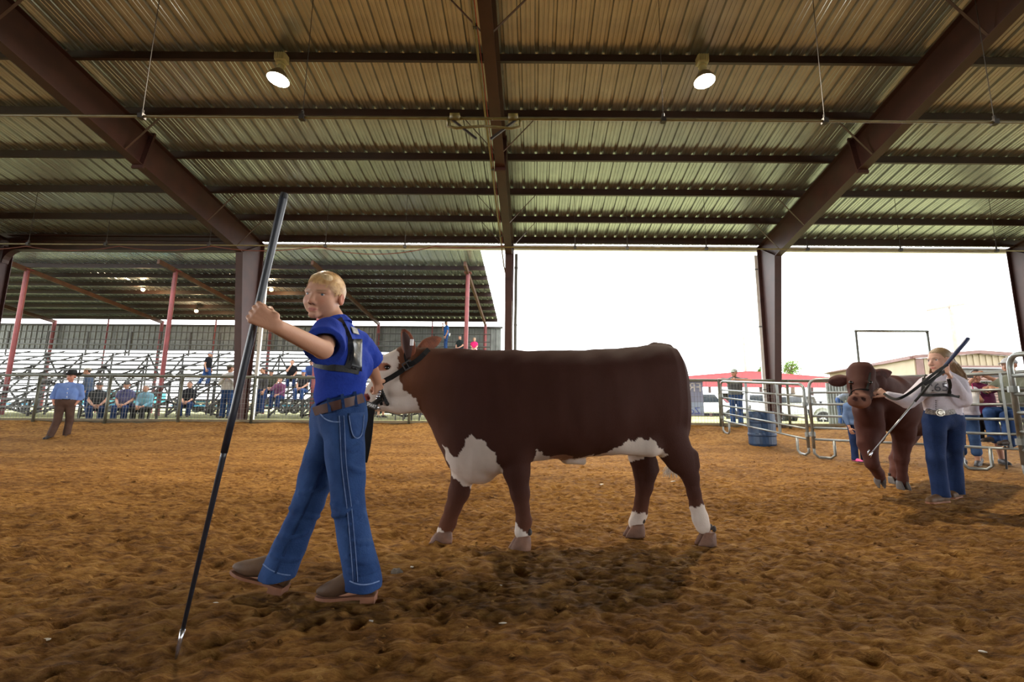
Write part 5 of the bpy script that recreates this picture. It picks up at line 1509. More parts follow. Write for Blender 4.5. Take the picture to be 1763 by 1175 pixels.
# ------------------------------------------------ the boy
def A(px, py, Y): return np3(at(px, py, Y))
def surf(fd, px, py, lift=.005, t0=1.2, t1=6.5):
    d = np3(ray(px, py)); d /= np.linalg.norm(d); o = np3(CAMP)
    c = np.array([(a[0] + a[-1]) / 2 for a in fd.ax]); r = np.linalg.norm([a[-1] - a[0] for a in fd.ax]) / 2; m = (c - o) @ d
    h = field_hit(fd, o, d, m - r, m + r, 700)
    return None if h is None else Vector([float(q) for q in h - d * lift])
def strap(name, fd, pix, w, material, parent, th=.006, lift=.006, n=4, smooth=False):
    fine = []
    for a, b in zip(pix, pix[1:]):
        for k in range(n): fine.append((a[0] + (b[0] - a[0]) * k / n, a[1] + (b[1] - a[1]) * k / n))
    fine.append(pix[-1])
    P_ = [surf(fd, a, b, lift) for a, b in fine]; P_ = [p for p in P_ if p is not None]
    if len(P_) < 2: return None
    for _ in range(6): P_ = [P_[0]] + [(P_[i - 1] + P_[i] * 2 + P_[i + 1]) / 4 for i in range(1, len(P_) - 1)] + [P_[-1]]
    wd = []
    for i, p in enumerate(P_):
        tt = (P_[min(i + 1, len(P_) - 1)] - P_[max(i - 1, 0)]).normalized(); wd.append(tt.cross((p - CAMP).normalized()))
    return ribbon(name, P_, w, th, material, parent, wd)
def smooth_path(P_, n=4):
    out = []
    for i in range(len(P_) - 1):
        for k in range(n): out.append(P_[i].lerp(P_[i + 1], k / n))
    out.append(P_[-1])
    for _ in range(8): out = [out[0]] + [(out[i - 1] + out[i] * 2 + out[i + 1]) / 4 for i in range(1, len(out) - 1)] + [out[-1]]
    return out
def patch(name, fd, quad, material, parent, lift=.008, n=6, th=.004):
    G = []
    for i in range(n + 1):
        row = []
        for j in range(n + 1):
            u, v = i / n, j / n
            x = (quad[0][0] * (1 - u) + quad[1][0] * u) * (1 - v) + (quad[3][0] * (1 - u) + quad[2][0] * u) * v
            y = (quad[0][1] * (1 - u) + quad[1][1] * u) * (1 - v) + (quad[3][1] * (1 - u) + quad[2][1] * u) * v
            p = surf(fd, x, y, lift)
            if p is None: p = row[-1] if row else (G[-1][j] if G else None)
            if p is None: return None
            row.append(p)
        G.append(row)
    m = MB(); V_ = [p for r in G for p in r]; back = [p + (p - CAMP).normalized() * th for p in V_]; N_ = n + 1
    f1 = [(i * N_ + j, (i + 1) * N_ + j, (i + 1) * N_ + j + 1, i * N_ + j + 1) for i in range(n) for j in range(n)]
    b0 = N_ * N_; fs_ = f1 + [tuple(b0 + k for k in reversed(f)) for f in f1]
    per = [(i, 0) for i in range(n)] + [(n, j) for j in range(n)] + [(n - i, n) for i in range(n)] + [(0, n - j) for j in range(n)]
    ids = [i * N_ + j for i, j in per]
    for a, b in zip(ids, ids[1:] + ids[:1]): fs_.append((a, b0 + a, b0 + b, b))
    m.add(V_ + back, fs_); return m.build(name, material, parent, smooth=True)

M_BLUESHIRT = cloth('royal_blue_cotton', (40, 66, 164), (30, 50, 134), 5)
J = dict(pel=A(582, 722, 2.29), waist=A(588, 678, 2.29), chest=A(594, 628, 2.28), nb=A(580, 564, 2.27), head=A(559, 511, 2.27),
         shL=A(566, 578, 2.11), elL=A(556, 602, 1.93), wrL=A(478, 563, 1.655), shR=A(613, 592, 2.40), elR=A(637, 628, 2.56), wrR=A(649, 656, 2.72),
         hipL=A(592, 742, 2.23), hipR=A(570, 742, 2.36), kneeL=A(600, 868, 2.20), kneeR=A(532, 866, 2.33), ankL=A(626, 1006, 2.20), ankR=A(476, 992, 2.30),
         toeL=A(566, 1026, 2.18), toeR=A(412, 985, 2.30))
J['_f'] = nrm((-.98, .06, 0)); J['_H'] = 1.50; J['_up'] = nrm((-.26, 0, .965))
stip = at(303, 1135, 1.71); stop_ = at(490, 333, 1.675)
sd = (stop_ - stip).normalized()
hd = nrm(A(442, 540, 1.625) - A(478, 563, 1.655)); hn = np.array((0, 1.0, .05)); hn = nrm(hn - hd * (hn @ hd)); ht = np.cross(hn, hd)
hL = hand_segs(A(474, 561, 1.645), hd, hn, ht, .158, (.85, 1.5, 1.0), .02, thumb=2.6, tside=-.05)
rd = nrm(A(652, 674, 2.78) - A(649, 656, 2.72)); rn = nrm(np.array((-.7, .5, 0)) - rd * (np.array((-.7, .5, 0)) @ rd)); rt_ = np.cross(rn, rd) * -1
hR = hand_segs(A(649, 657, 2.72), rd, rn, rt_, .15, (.9, 1.3, .9), .02)
fF = nrm((-.13, -.985, -.08))
def boy_folds(fp):
    for (a, b, Y0, r) in (((566, 862), (596, 878), 2.10, .010), ((574, 888), (612, 868), 2.10, .010), ((596, 905), (634, 880), 2.10, .009), ((598, 925), (640, 935), 2.10, .008), ((600, 960), (645, 968), 2.10, .009), ((602, 985), (650, 978), 2.10, .009),
                          ((506, 850), (560, 835), 2.24, .010), ((500, 875), (548, 890), 2.24, .009), ((480, 925), (530, 915), 2.22, .009), ((468, 955), (515, 962), 2.22, .009), ((600, 775), (622, 762), 2.14, .008), ((600, 800), (626, 812), 2.14, .008)):
        n_ = 5; P_ = []
        for k in range(n_ + 1):
            u = k / n_; h = surf(fp, a[0] + (b[0] - a[0]) * u, a[1] + (b[1] - a[1]) * u + 4 * math.sin(u * 3.1), -.003)
            if h is not None: P_.append(np3(h))
        for p, q in zip(P_, P_[1:]): fp.cap(p, q, r, r, .014)
boy, F3 = figure('blond boy in royal blue shirt and jeans walking with a long black staff', J, fF, .247, .0048, skin=(.53, .285, .185),
                 shirt=M_BLUESHIRT, sleeve=.78, hem=.084, pants=M_DENIM, leg=2.08, hair=(.66, .46, .24), hup=(.10, .04, 1), fat=.022, eye=True, hands={'L': hL, 'R': hR},
                 browc=(.33, .19, .11), kid=1, legr=(.0565, .049, .052), wobs=.0065, folds=boy_folds, armr=(.030, .0255, .0185), sl_r=1.32, iris=(.09, .12, .15), nr=.215)
C = J['head']
strands(C, F3, .247, 9500, None, .19, mat('blond_strands', (222, 184, 128), (170, 124, 76), 40, rough=.45), boy, 5)
fs, fp = FLD['shirt'], FLD['pants']
M_STITCH = mat('pale_stitch', (120, 142, 182), (92, 114, 158), 60, rough=.9)
M_DENIMD = cloth('denim_seam', (42, 64, 106), (30, 48, 84), 30)
strap('side_seam', fp, [(588, 716), (590, 745), (591, 790), (596, 835), (601, 868), (604, 900), (608, 945), (611, 985), (612, 1002)], .012, M_DENIMD, boy, .006, .003)
strap('seam_stitch', fp, [(592, 716), (594, 745), (595, 790), (600, 835), (605, 868), (608, 900), (612, 945), (615, 985), (616, 1002)], .003, M_STITCH, boy, .004, .006)
strap('leg_seam', fp, [(556, 800), (541, 845), (520, 890), (498, 935), (480, 975), (474, 988)], .010, M_DENIMD, boy, .006, .003)
strap('belt', fp, [(541, 709), (550, 706), (561, 703), (572, 700), (584, 697), (596, 694), (608, 691), (618, 688), (625, 686)], .042, M_BROWNBELT, boy, .007, .020)
for nm_, pxs in (('hem_stitch', [(602, 1001), (612, 1006), (625, 1008), (640, 1006), (653, 1001)]), ('hem_stitch', [(453, 972), (462, 980), (474, 986), (486, 990), (500, 991)])):
    strap(nm_, fp, pxs, .005, M_STITCH, boy, .004, .006)
strap('seam_stitch', fp, [(584, 716), (586, 745), (587, 790), (592, 835), (597, 868), (600, 900), (604, 945), (607, 985), (608, 1002)], .003, M_STITCH, boy, .004, .006)
pk = patch('back_pocket', fp, [(599, 712), (628, 710), (626, 752), (606, 756)], cloth('denim_pocket', (58, 86, 134), (40, 62, 106), 8), boy, .006)
strap('pocket_stitch', fp, [(601, 716), (606, 752), (616, 757), (625, 750), (627, 714)], .004, M_STITCH, boy, .004, .013)
strap('front_pocket', fp, [(551, 712), (558, 722), (572, 727), (586, 727)], .006, M_STITCH, boy, .004, .004)
for a in ((590, 690), (566, 697), (612, 686)):
    strap('belt_loop', fp, [(a[0] - 1, a[1] - 11), (a[0], a[1]), (a[0] + 2, a[1] + 14)], .013, M_DENIMD, boy, .006, .026)
M_HARN = mat('black_webbing', (30, 32, 34), (22, 23, 25), 30, rough=.6, bump=.2)
M_PLAST = mat('black_plastic_pocket', (28, 31, 36), (20, 22, 26), 20, rough=.34, spec=.3, bump=.3, bscale=12)
ha = strap('number_harness', fs, [(584, 549), (590, 560), (597, 573), (603, 588), (605, 606), (603, 622), (598, 634)], .028, M_HARN, boy, .006, .008)
strap('harness_chest_strap', fs, [(541, 627), (552, 630), (566, 633), (582, 634), (600, 636), (618, 640)], .030, M_HARN, boy, .006, .008)
patch('harness_number_pocket', fs, [(607, 584), (624, 584), (623, 640), (600, 634)], M_PLAST, boy, .012)
patch('harness_buckle', fs, [(604, 562), (615, 566), (619, 577), (608, 574)], mat('grey_buckle', (150, 150, 148), (110, 110, 108), 20, rough=.4), boy, .02)
# boots
def boot(parent, heel, toe, sole_z, Hn, W, pitch_lift, nm='boot'):
    heel, toe = Vector(heel), Vector(toe); d = (toe - heel); L = d.length; d.normalize(); sdv = d.cross(Vector((0, 0, 1))).normalized(); up = sdv.cross(d)
    prof_ = [(-.02, .72, .0, .11), (.02, .8, .0, .14), (.2, .80, .015, .15), (.34, .76, .02, .125), (.5, .86, .01, .11), (.68, 1.0, .0, .082), (.84, .84, .005, .062), (.95, .5, .012, .045), (1.0, .22, .016, .034)]
    rings = []
    for u, w, z0, z1 in prof_:
        c = heel + d * L * u; hw = W * .5 * w
        ring = []
        for k in range(12):
            a = 2 * math.pi * k / 12; x = math.cos(a); z = math.sin(a)
            zz = z0 + (z1 - z0) * (.5 + .5 * z) ; xx = hw * math.copysign(abs(x) ** .75, x) * (1.0 if z < .3 else 1 - .28 * (z - .3))
            ring.append(c + sdv * xx + up * (zz + .012))
        rings.append(ring)
    m = MB().loft(rings); b = m.build(nm, M_BOOT, parent, smooth=True)
    m = MB(); pl = [c for c in [(-.025, .86), (.06, .95), (.22, .88), (.36, .80), (.52, .92), (.68, 1.06), (.82, .96), (.93, .66), (1.01, .3)]]
    o = [heel + d * L * u + sdv * W * .5 * w for u, w in pl] + [heel + d * L * u - sdv * W * .5 * w for u, w in reversed(pl)]
    m.prism([p + up * .006 for p in o], up * .013); m.build('sole', mat('boot_sole', (150, 100, 72), (120, 78, 56), 6, rough=.8), b)
    m = MB(); o = [heel + d * L * u + sdv * W * .5 * w for u, w in ((-.02, .8), (.22, .82))] + [heel + d * L * u - sdv * W * .5 * w for u, w in ((.22, .82), (-.02, .8))]
    m.prism([p + up * .01 for p in o], -up * .028); m.build('heel_block', mat('boot_sole', (150, 100, 72)), b)
boot(boy, A(645, 1030, 2.20), A(544, 1034, 2.17), 0, .1, .088, 0)
boot(boy, A(489, 1016, 2.29), A(398, 988, 2.30), 0, .1, .088, 0)
for sd_, nm in (('L', 1), ('R', 2)):
    pass
# the staff
t = thing('show_staff', 'long black staff held upright in the boy\'s outstretched hand', 'staff', stip)
def along(u): return stip.lerp(stop_, u)
M_STAFF = mat('black_grip', (34, 40, 52), (24, 28, 38), 30, rough=.35, spec=.6)
m = MB(); m.tube([along(.055), along(.40), along(.42)], [.0065, .0098, .0102], 12); m.build('shaft', M_STAFF, t, smooth=True)
m = MB(); m.tube([along(.41), along(.5), along(.9), along(.985), along(.992)], [.0115, .0122, .0138, .0152, .014], 14); m.build('rubber_grip', M_STAFF, t, smooth=True)
m = MB(); m.tube([along(0), along(.03), along(.056)], [.004, .0065, .008], 10); m.build('metal_tip', M_CHROME, t, smooth=True)
m = MB(); m.tube([along(.988), along(1.0)], [.0155, .013], 14); m.build('grip_cap', M_BLACK, t)
# comb in the back pocket
t = thing('show_comb', 'black and white show comb with bright tip tucked behind the boy', 'comb', at(592, 681, 2.17))
def cb(u): return at(592, 681, 2.15).lerp(at(656, 705, 2.42), u)
m = MB(); m.tube([cb(0), cb(.06), cb(.36), cb(.37)], [.002, .008, .011, .008], 8); m.build('bright_handle', M_CHROME, t, smooth=True)
m = MB(); m.beam(cb(.36), cb(.86), .014, .026); m.build('black_grip', M_BLACK, t)
m = MB(); m.tube([cb(.86), cb(1.0)], [.010, .002], 8); m.build('bright_tip', M_CHROME, t, smooth=True)
dx = (cb(.9) - cb(.3)).normalized(); vz = (CAMP - cb(.6)).normalized(); vy = vz.cross(dx).normalized(); vz = dx.cross(vy)
text('SMART', cb(.68) + vz * .009, .024, mat('white_print', (235, 235, 235), None, 1), t, R=Matrix((dx, vy, vz)).transposed(), extr=.0008)
# lead strap hanging from the hand
t = thing('lead_strap', 'black leather lead strap hanging from the boy\'s rear hand', 'strap', at(640, 760, 2.62))
pts = smooth_path([at(655, 690, 2.74), at(646, 694, 2.70), at(638, 700, 2.66), at(636, 725, 2.64), at(634, 750, 2.62), at(630, 775, 2.62), at(625, 796, 2.62)])
ribbon('hanging_strap', pts, .045, .008, M_LEATH, t, Vector((1, .1, .1)))
pts = [at(618, 708, 2.40), at(626, 700, 2.52), at(640, 698, 2.64), at(654, 688, 2.74)]
ribbon('strap_loop', pts, .03, .008, M_LEATH, t, Vector((0, .3, 1)))
m = MB(); 
for k in range(6): m.ball(at(654 - k * 1.2, 675 + k * 4, 2.76), .012, 8, 5)
m.build('lead_chain', M_CHROME, t, smooth=True)

# ------------------------------------------------ the girl with the dark red calf
M_WSHIRT = cloth('white_shirt', (214, 208, 218), (196, 190, 202), 5)
Yg = 4.30
J = dict(pel=A(1624, 722, Yg), waist=A(1624, 700, Yg), chest=A(1624, 675, Yg), nb=A(1624, 646, Yg + .02), head=A(1618, 621, Yg - .02),
         shL=A(1648, 662, Yg + .02), elL=A(1658, 689, Yg - .12), wrL=A(1637, 652, Yg - .22), shR=A(1597, 664, Yg), elR=A(1562, 692, Yg - .03), wrR=A(1528, 681, Yg - .02),
         hipL=A(1640, 728, Yg + .02), hipR=A(1608, 728, Yg - .02), kneeL=A(1641, 790, Yg), kneeR=A(1611, 792, Yg - .10), ankL=A(1645, 848, Yg + .06), ankR=A(1621, 856, Yg - .08),
         toeL=A(1638, 858, Yg), toeR=A(1601, 866, Yg - .14))
J['_f'] = nrm((-.76, -.65, 0)); J['_H'] = 1.52
hd = nrm(A(1629, 638, Yg - .25) - A(1637, 652, Yg - .22)); hn = nrm(np.array((-.55, .2, .2))); hn = nrm(hn - hd * (hn @ hd)); ht = np.cross(hn, hd)
hL = hand_segs(A(1637, 651, Yg - .22), hd, hn, ht, .155, (.8, 1.3, .9), .03)
hd = nrm(A(1514, 673, Yg + .02) - A(1528, 681, Yg - .02)); hn = nrm(np.array((-.1, .9, -.2))); hn = nrm(hn - hd * (hn @ hd)); ht = -np.cross(hn, hd)
hR = hand_segs(A(1527, 681, Yg - .02), hd, hn, ht, .15, (.7, 1.2, .8), .03)
girl, F3 = figure('girl in white shirt and jeans leading the dark red calf with a raised show stick', J, nrm((-.985, -.10, .0)), .235, .0068, skin=(.58, .34, .25),
                  shirt=M_WSHIRT, sleeve=1.95, hem=.05, iris=(.05, .06, .075), pants=M_DENIM2, leg=2.06, hair=(.27, .17, .085), hup=(.05, .02, 1), eye=True, hands={'L': hL, 'R': hR}, hairstyle='pony',
                  browc=(.3, .18, .11), legr=(.056, .043, .046), shoe=M_BOOT, wobs=.004, armr=(.031, .026, .019), sl_r=1.28, fat=.012, nr=.2)
fs, fp = FLD['shirt'], FLD['pants']; C = J['head']; f_, s3, u_ = F3
m = MB(); r_ = random.Random(9); E = .235
for k in range(150):      # long ponytail of loose locks down the far shoulder and back
    b0 = C - f_ * E * (.46 + r_.uniform(-.05, .05)) + u_ * E * (.02 + r_.uniform(-.12, .12)) + s3 * E * r_.uniform(-.1, .1)
    pts = [b0]; off = np.array((r_.uniform(-.05, .03), r_.uniform(-.02, .05), 0))
    for q in range(1, 6):
        u = q / 5; pts.append(b0 + np.array((.10 * math.sin(u * 1.9), .02, -.02 - .17 * u)) * (.9 + .3 * r_.random()) * np.array((1, 1, u ** .2)) + off * u + .006 * np.array((math.sin(q * 2 + k), math.cos(q + k), 0)))
    m.tube([Vector(p) for p in pts], [.010, .013, .012, .010, .006, .002], 5)
m.build('ponytail', mat('hair_270_85', (.27, .17, .085), (.16, .10, .05), 24), girl, smooth=True)
m = MB()
for k in range(60):
    b0 = C + f_ * E * r_.uniform(-.05, .05) - s3 * E * (.32) + u_ * E * (-.25 + r_.uniform(-.1, .1))
    pts = [b0 + np.array((-.02 * q + r_.uniform(-.01, .01), -.01 * q, -.032 * q)) for q in range(4)]; m.tube([Vector(p) for p in pts], [.008, .009, .007, .002], 4)
m.build('loose_locks', mat('hair_270_85', (.27, .17, .085)), girl, smooth=True)
# show number harness 265
strap('number_harness', fs, [(1591, 648), (1590, 660), (1589, 672), (1588, 680)], .026, M_HARN, girl, .006, .008)
strap('harness_band', fs, [(1584, 680), (1596, 681), (1610, 681), (1626, 680), (1640, 681), (1652, 684)], .026, M_HARN, girl, .006, .008)
strap('harness_side', fs, [(1633, 653), (1636, 662), (1636, 672), (1634, 680)], .026, M_HARN, girl, .006, .009)
strap('harness_strap', fs, [(1600, 640), (1594, 648), (1591, 656)], .024, M_HARN, girl, .006, .01)
patch('number_card', fs, [(1592, 658), (1630, 656), (1631, 677), (1592, 678)], mat('number_card', (196, 196, 200), (182, 182, 188), 8, rough=.2, bump=.3, bscale=30), girl, .012)
nc = surf(fs, 1614, 668, .028); 
dx = Vector((.76, -.65, 0)).normalized(); vz = Vector((-.65, -.76, .05)).normalized(); vz = (vz - dx * vz.dot(dx)).normalized(); vy = vz.cross(dx)
text('265', nc, .105, mat('number_ink', (70, 70, 78), None, 1), girl, R=Matrix((dx, vy, vz)).transposed(), name='number')
M_TOOL = mat('tooled_belt', (70, 58, 52), (160, 150, 140), 70, rough=.5, bump=.5)
strap('belt', fp, [(1594, 708), (1602, 710), (1612, 711), (1622, 712), (1632, 711), (1642, 709), (1650, 706)], .045, M_TOOL, girl, .008, .012)
c = surf(fp, 1618, 711, .03)
m = MB(); m.lathe([(.001, .012), (.02, .012), (.026, .008), (.032, .008), (.034, 0)][::-1], c, 16, Matrix(((1.35, 0, 0), (0, 0, -1), (0, 1, 0)))); m.build('belt_buckle', mat('engraved_silver', (178, 172, 160), (96, 90, 82), 60, rough=.3, metal=.8), girl)
for k in range(5):
    c = surf(fs, 1611, 690 + k * 3.4, .012)
    if c: m = MB(); m.ball(c, .006, 6, 4); m.build('button', mat('grey_button', (150, 146, 160), None, 3), girl, smooth=True)
# her show stick and the lead
t = thing('show_stick', 'show stick with dark blue grip and hooked tip held by the girl', 'show stick', at(1497, 785, 4.0))
a, b = at(1667, 583, 4.02), at(1500, 781, 4.04)
L_ = lambda u: a.lerp(b, u)
m = MB(); m.tube([L_(0), L_(.02), L_(.25)], [.017, .0185, .013], 10); m.build('grip', mat('navy_grip', (44, 56, 92), (34, 44, 74), 8, rough=.45), t, smooth=True)
m = MB(); m.tube([L_(.25), L_(.56)], [.011, .010], 8); m.build('upper_shaft', M_BLACK, t, smooth=True)
m = MB(); m.tube([L_(.56), L_(1)], [.008, .006], 8); m.build('lower_shaft', mat('grey_shaft', (150, 150, 152), (110, 110, 114), 4, rough=.3, metal=.5), t, smooth=True)
m = MB(); m.tube([L_(.99), at(1495, 785, 4.04), at(1495, 778, 4.03), at(1497, 775, 4.03)], [.007, .007, .006, .004], 6); m.tube([L_(.99), at(1499, 788, 4.04)], [.006, .003], 6); m.build('hook_tip', M_CHROME, t, smooth=True)
t = thing('calf_lead', 'black leather lead from the girl\'s raised hand to the calf halter', 'strap', at(1540, 690, 4.05))
pts = smooth_path([at(1632, 628, 4.02), at(1616, 637, 4.0), at(1600, 650, 3.99), at(1580, 667, 3.98), at(1560, 682, 3.99), at(1545, 689, 4.0), at(1534, 687, 4.08), at(1522, 678, 4.2)])
ribbon('lead_leather', pts, .022, .008, M_LEATH, t, Vector((.6, 0, .8)))
pts = [at(1626, 640, 4.01), at(1610, 650, 3.99), at(1592, 663, 3.99)]
ribbon('lead_tail', pts, .024, .008, M_LEATH, t, Vector((.6, 0, .8)))

# ------------------------------------------------ the dark red calf
fd = Field((2.55, 3.95, -.02), (5.2, 7.0, 1.35), .0125)
B = A
fd.cap(B(1482, 645, 4.55), B(1481, 668, 4.46), .125, .105, .03); fd.cap(B(1481, 668, 4.46), B(1480, 690, 4.34), .10, .078, .03)
fd.cap(B(1471, 690, 4.30), B(1488, 690, 4.30), .058, .058, .02); fd.cap(B(1478, 634, 4.58), B(1490, 634, 4.58), .06, .06, .04)
fd.cap(B(1497, 665, 4.55), B(1487, 690, 4.45), .07, .05, .04)
for q in ((1473, 687), (1487, 687)): fd.ell(B(q[0], q[1], 4.245), (.018, .02, .014), k=.012, op='s')
for q in (1466, 1497): fd.ell(B(q, 660, 4.36), (.022, .02, .017), k=.01, op='u')
fd.cap(B(1495, 660, 4.72), B(1525, 690, 5.02), .16, .25, .08)
fd.cap(B(1493, 705, 4.80), B(1500, 745, 4.95), .13, .13, .07); fd.cap(B(1486, 700, 4.70), B(1492, 735, 4.85), .05, .05, .05)
fd.chain([B(1528, 700, 5.05), B(1560, 704, 5.45), B(1598, 702, 6.0), B(1622, 702, 6.35)], [.27, .31, .32, .28], .08)
fd.cap(B(1540, 668, 5.0), B(1612, 665, 6.3), .12, .13, .1)
fd.cap(B(1555, 705, 4.98), B(1556, 748, 5.02), .13, .10, .06)
fd.chain([B(1556, 740, 5.02), B(1553, 768, 5.04), B(1552, 790, 5.05), B(1553, 808, 5.06), B(1554, 822, 5.06), B(1555, 833, 5.05)], [.11, .085, .062, .048, .05, .05], .025)
fd.chain([B(1496, 730, 4.90), B(1494, 765, 4.84), B(1501, 798, 4.78), B(1512, 815, 4.92), B(1516, 824, 4.98)], [.13, .09, .062, .05, .05], .025)
fd.chain([B(1566, 735, 5.95), B(1552, 770, 5.75), B(1541, 790, 5.72), B(1541, 812, 5.62), B(1541, 824, 5.58)], [.15, .09, .06, .052, .05], .03)
fd.chain([B(1632, 735, 6.45), B(1638, 765, 6.5), B(1636, 785, 6.45), B(1637, 803, 6.42)], [.15, .08, .055, .05], .03)
fd.wob(.004, 10, 8)
P, Q = fd.mesh()
col = np.tile(np.array((.068, .024, .018)), (len(P), 1))
mz = B(1480, 690, 4.30); w = np.clip(1.3 - np.linalg.norm(P - mz, axis=1) / .11, 0, 1)[:, None]; col = col * (1 - w) + np.array((.30, .15, .11)) * w
for q in (1473, 1487):
    w = (np.linalg.norm(P - B(q, 687, 4.25), axis=1) < .022)[:, None]; col = np.where(w, np.array((.05, .02, .018)), col)
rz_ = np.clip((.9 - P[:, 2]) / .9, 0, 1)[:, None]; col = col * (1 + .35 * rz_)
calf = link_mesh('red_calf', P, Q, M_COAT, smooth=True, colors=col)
top(calf, 'dark red calf with wide ears and one lifted foreleg, led by the girl', 'calf')
M_CEAR = mat('calf_ear_fur', (84, 40, 32), (58, 28, 24), 14, rough=.85, bump=.3)
m = ear_mesh(at(1463, 652, 4.58), at(1426, 658, 4.66), Vector((.1, .2, 1)), .125, .35); m.build('ear', M_CEAR, calf, smooth=True)
m = ear_mesh(at(1500, 648, 4.56), at(1535, 641, 4.62), Vector((.1, .2, 1)), .12, -.35); m.build('ear', M_CEAR, calf, smooth=True)
for q in (1464.5, 1498.5):
    m = MB(); m.ball(surf(fd, q, 659, -.012), .017, 10, 7); m.build('eye', M_EYE, calf, smooth=True)
M_GHOOF = mat('grey_hoof', (96, 90, 88), (62, 56, 54), 9, rough=.6)
hoof(calf, at(1556, 843, 5.03), -math.pi / 2 - .25, .135, .115, .08, 0, matl=M_GHOOF)
hoof(calf, at(1540, 833, 5.56), -math.pi / 2 - .2, .125, .105, .075, 0, matl=M_GHOOF)
hoof(calf, at(1636, 811, 6.4), -math.pi / 2 - .2, .125, .105, .075, 0, matl=M_GHOOF)
hoof(calf, at(1514, 831, 4.99), -math.pi / 2 - .2, .12, .1, .07, .9, matl=M_GHOOF)
t = thing('rope_halter', 'dark halter around the muzzle of the dark red calf', 'halter', at(1480, 675, 4.3))
strap('nose_band', fd, [(1463, 682), (1466, 676), (1472, 672), (1480, 671), (1488, 671), (1496, 672)], .018, M_LEATH, t, .008, .006)
strap('cheek_band', fd, [(1492, 671), (1495, 663), (1497, 652), (1498, 642)], .018, M_LEATH, t, .008, .006)
strap('cheek_band', fd, [(1466, 676), (1465, 668), (1465, 658)], .016, M_LEATH, t, .008, .006)

# ------------------------------------------------ the judge and other people
def spec(label, px, py, Y, H, yaw, shirt, pants, hair=(.08, .05, .035), hat=None, base=None, gzv=None, hf=None, res=.0135, **k):
    """feet (or seat when base=SIT) at pixel px, py on the plane Y"""
    row = k.pop('row', None); over = k.pop('over', {}); lean = k.pop('lean', (0, 0))
    if row is not None: Y = rowY(row) - .04
    p = at(px, py, Y)
    z = p.z if gzv is None else gzv
    if base is SIT: z = (p.z if row is None else rowZ(row) + .05) - .245 * H
    J = joints((p.x, Y, z), H, yaw, base, lean, **over)
    f = hf if hf is not None else J['_f']
    return figure(label, J, f, .138 * H if H > 1.4 else .16 * H, res, shirt=shirt, pants=pants, hair=hair, hat=hat, **k)
CL_ = lambda n, c, c2=None: cloth(n, c, c2)
M_TEE_BLACK = CL_('black_tee', (38, 38, 42)); M_CAPD = mat('dark_cap', (48, 46, 46), None, 5); M_SHOE = mat('dark_shoe', (52, 44, 40), (36, 30, 28), 6, rough=.6)
spec('heavyset judge in black cowboy hat, light blue shirt and brown trousers, hands in pockets', 99, 757, 11.3, 1.66, .62, CL_('light_blue_shirt', (120, 148, 206), (96, 124, 188)), CL_('brown_trousers', (88, 68, 60), (68, 52, 46)),
     hem=.07, hat=('cowboy', mat('black_felt', (26, 26, 28), None, 6, rough=.8)), fat=.032, over=dict(nb=(0, .01, .815), ankL=(.085, .0, .045), ankR=(-.075, -.06, .045), toeL=(.10, -.10, .015), toeR=(-.10, -.17, .015), kneeL=(.085, -.01, .275), kneeR=(-.04, -.03, .275), elL=(.15, .03, .62), elR=(-.15, .03, .62), wrL=(.11, -.03, .51), wrR=(-.11, -.03, .51), shL=(.108, 0, .775), shR=(-.108, 0, .775)),
     lean=(.045, 0), shoe=M_SHOE, belt=M_BLACK, skin=(.52, .25, .18), hands={'L': None, 'R': None}, res=.0105, sl_r=1.25, hf=nrm((.25, -.97, 0)), legr=(.056, .045, .042), eye=True)
jf = FLD['shirt']; jb = bpy.data.objects['person.001'] if 'person.001' in bpy.data.objects else None
if jb is not None:
    strap('shirt_placket', jf, [(117, 668), (116, 676), (115, 685), (114, 694)], .03, MATS['light_blue_shirt'], jb, .006, .006)
    for k in range(4):
        c = surf(jf, 116.5 - k * .8, 670 + k * 7, .014)
        if c: m = MB(); m.ball(c, .012, 6, 4); m.build('button', M_WHITE, jb, smooth=True)
SITL = dict(SIT)
def seat(label, px, py, Y, H, yaw, *a, **k): return spec(label, px, py, Y, H, yaw, *a, base=SIT, **k)
spec('grey-capped man in a denim shirt leaning forward among the bleacher seats', 152, 723, 15.0, 1.62, -1.0, CL_('grey_denim_shirt', (78, 92, 116)), M_DENIM, hat=('cap', mat('pale_cap', (150, 142, 126), None, 5)), shoe=M_SHOE, lean=(0, -.12), gzv=.52)
seat('man in dark charcoal tee and jeans seated by the front row, head lowered', 165, 706, 14.2, 1.66, .75, CL_('charcoal_tee', (58, 60, 62)), M_DENIM2, sleeve=.6, hat=('cap', M_CAPD), shoe=M_SHOE, fat=.03)
seat('man in navy plaid shirt and jeans seated left of the grey-haired woman', 214, 705, 14.2, 1.66, .45, CL_('navy_plaid', (62, 66, 104), (98, 96, 128)), M_DENIM2, sleeve=.8, hat=('cap', M_CAPD), shoe=M_SHOE, fat=.03)
seat('grey-haired woman in a pale blue top seated beside the red post', 248, 708, 14.3, 1.56, .3, CL_('pale_blue_knit', (130, 162, 186), (92, 150, 160)), M_TEE_BLACK, sleeve=1.8, hair=(.32, .30, .27), shoe=M_SHOE, fat=.02)
seat('woman in dark top and jeans seated alone right of the red post', 323, 704, 15.4, 1.6, .4, M_TEE_BLACK, M_DENIM2, sleeve=1.4, hair=(.10, .05, .03), shoe=M_SHOE, row=0)
spec('boy in pale cap, black tee and jeans stepping along a bleacher row', 351, 672, 17.98, 1.34, 1.7, CL_('printed_black_tee', (30, 30, 34)), M_DENIM, sleeve=.6, hat=('cap', mat('patterned_cap', (140, 142, 152), None, 5)), shoe=M_SHOE,
     over=dict(kneeL=(.06, -.06, .28), ankL=(.06, -.02, .045), kneeR=(-.06, .03, .27), ankR=(-.06, .12, .06)), lean=(0, -.05), gzv=rowZ(3) + .02)
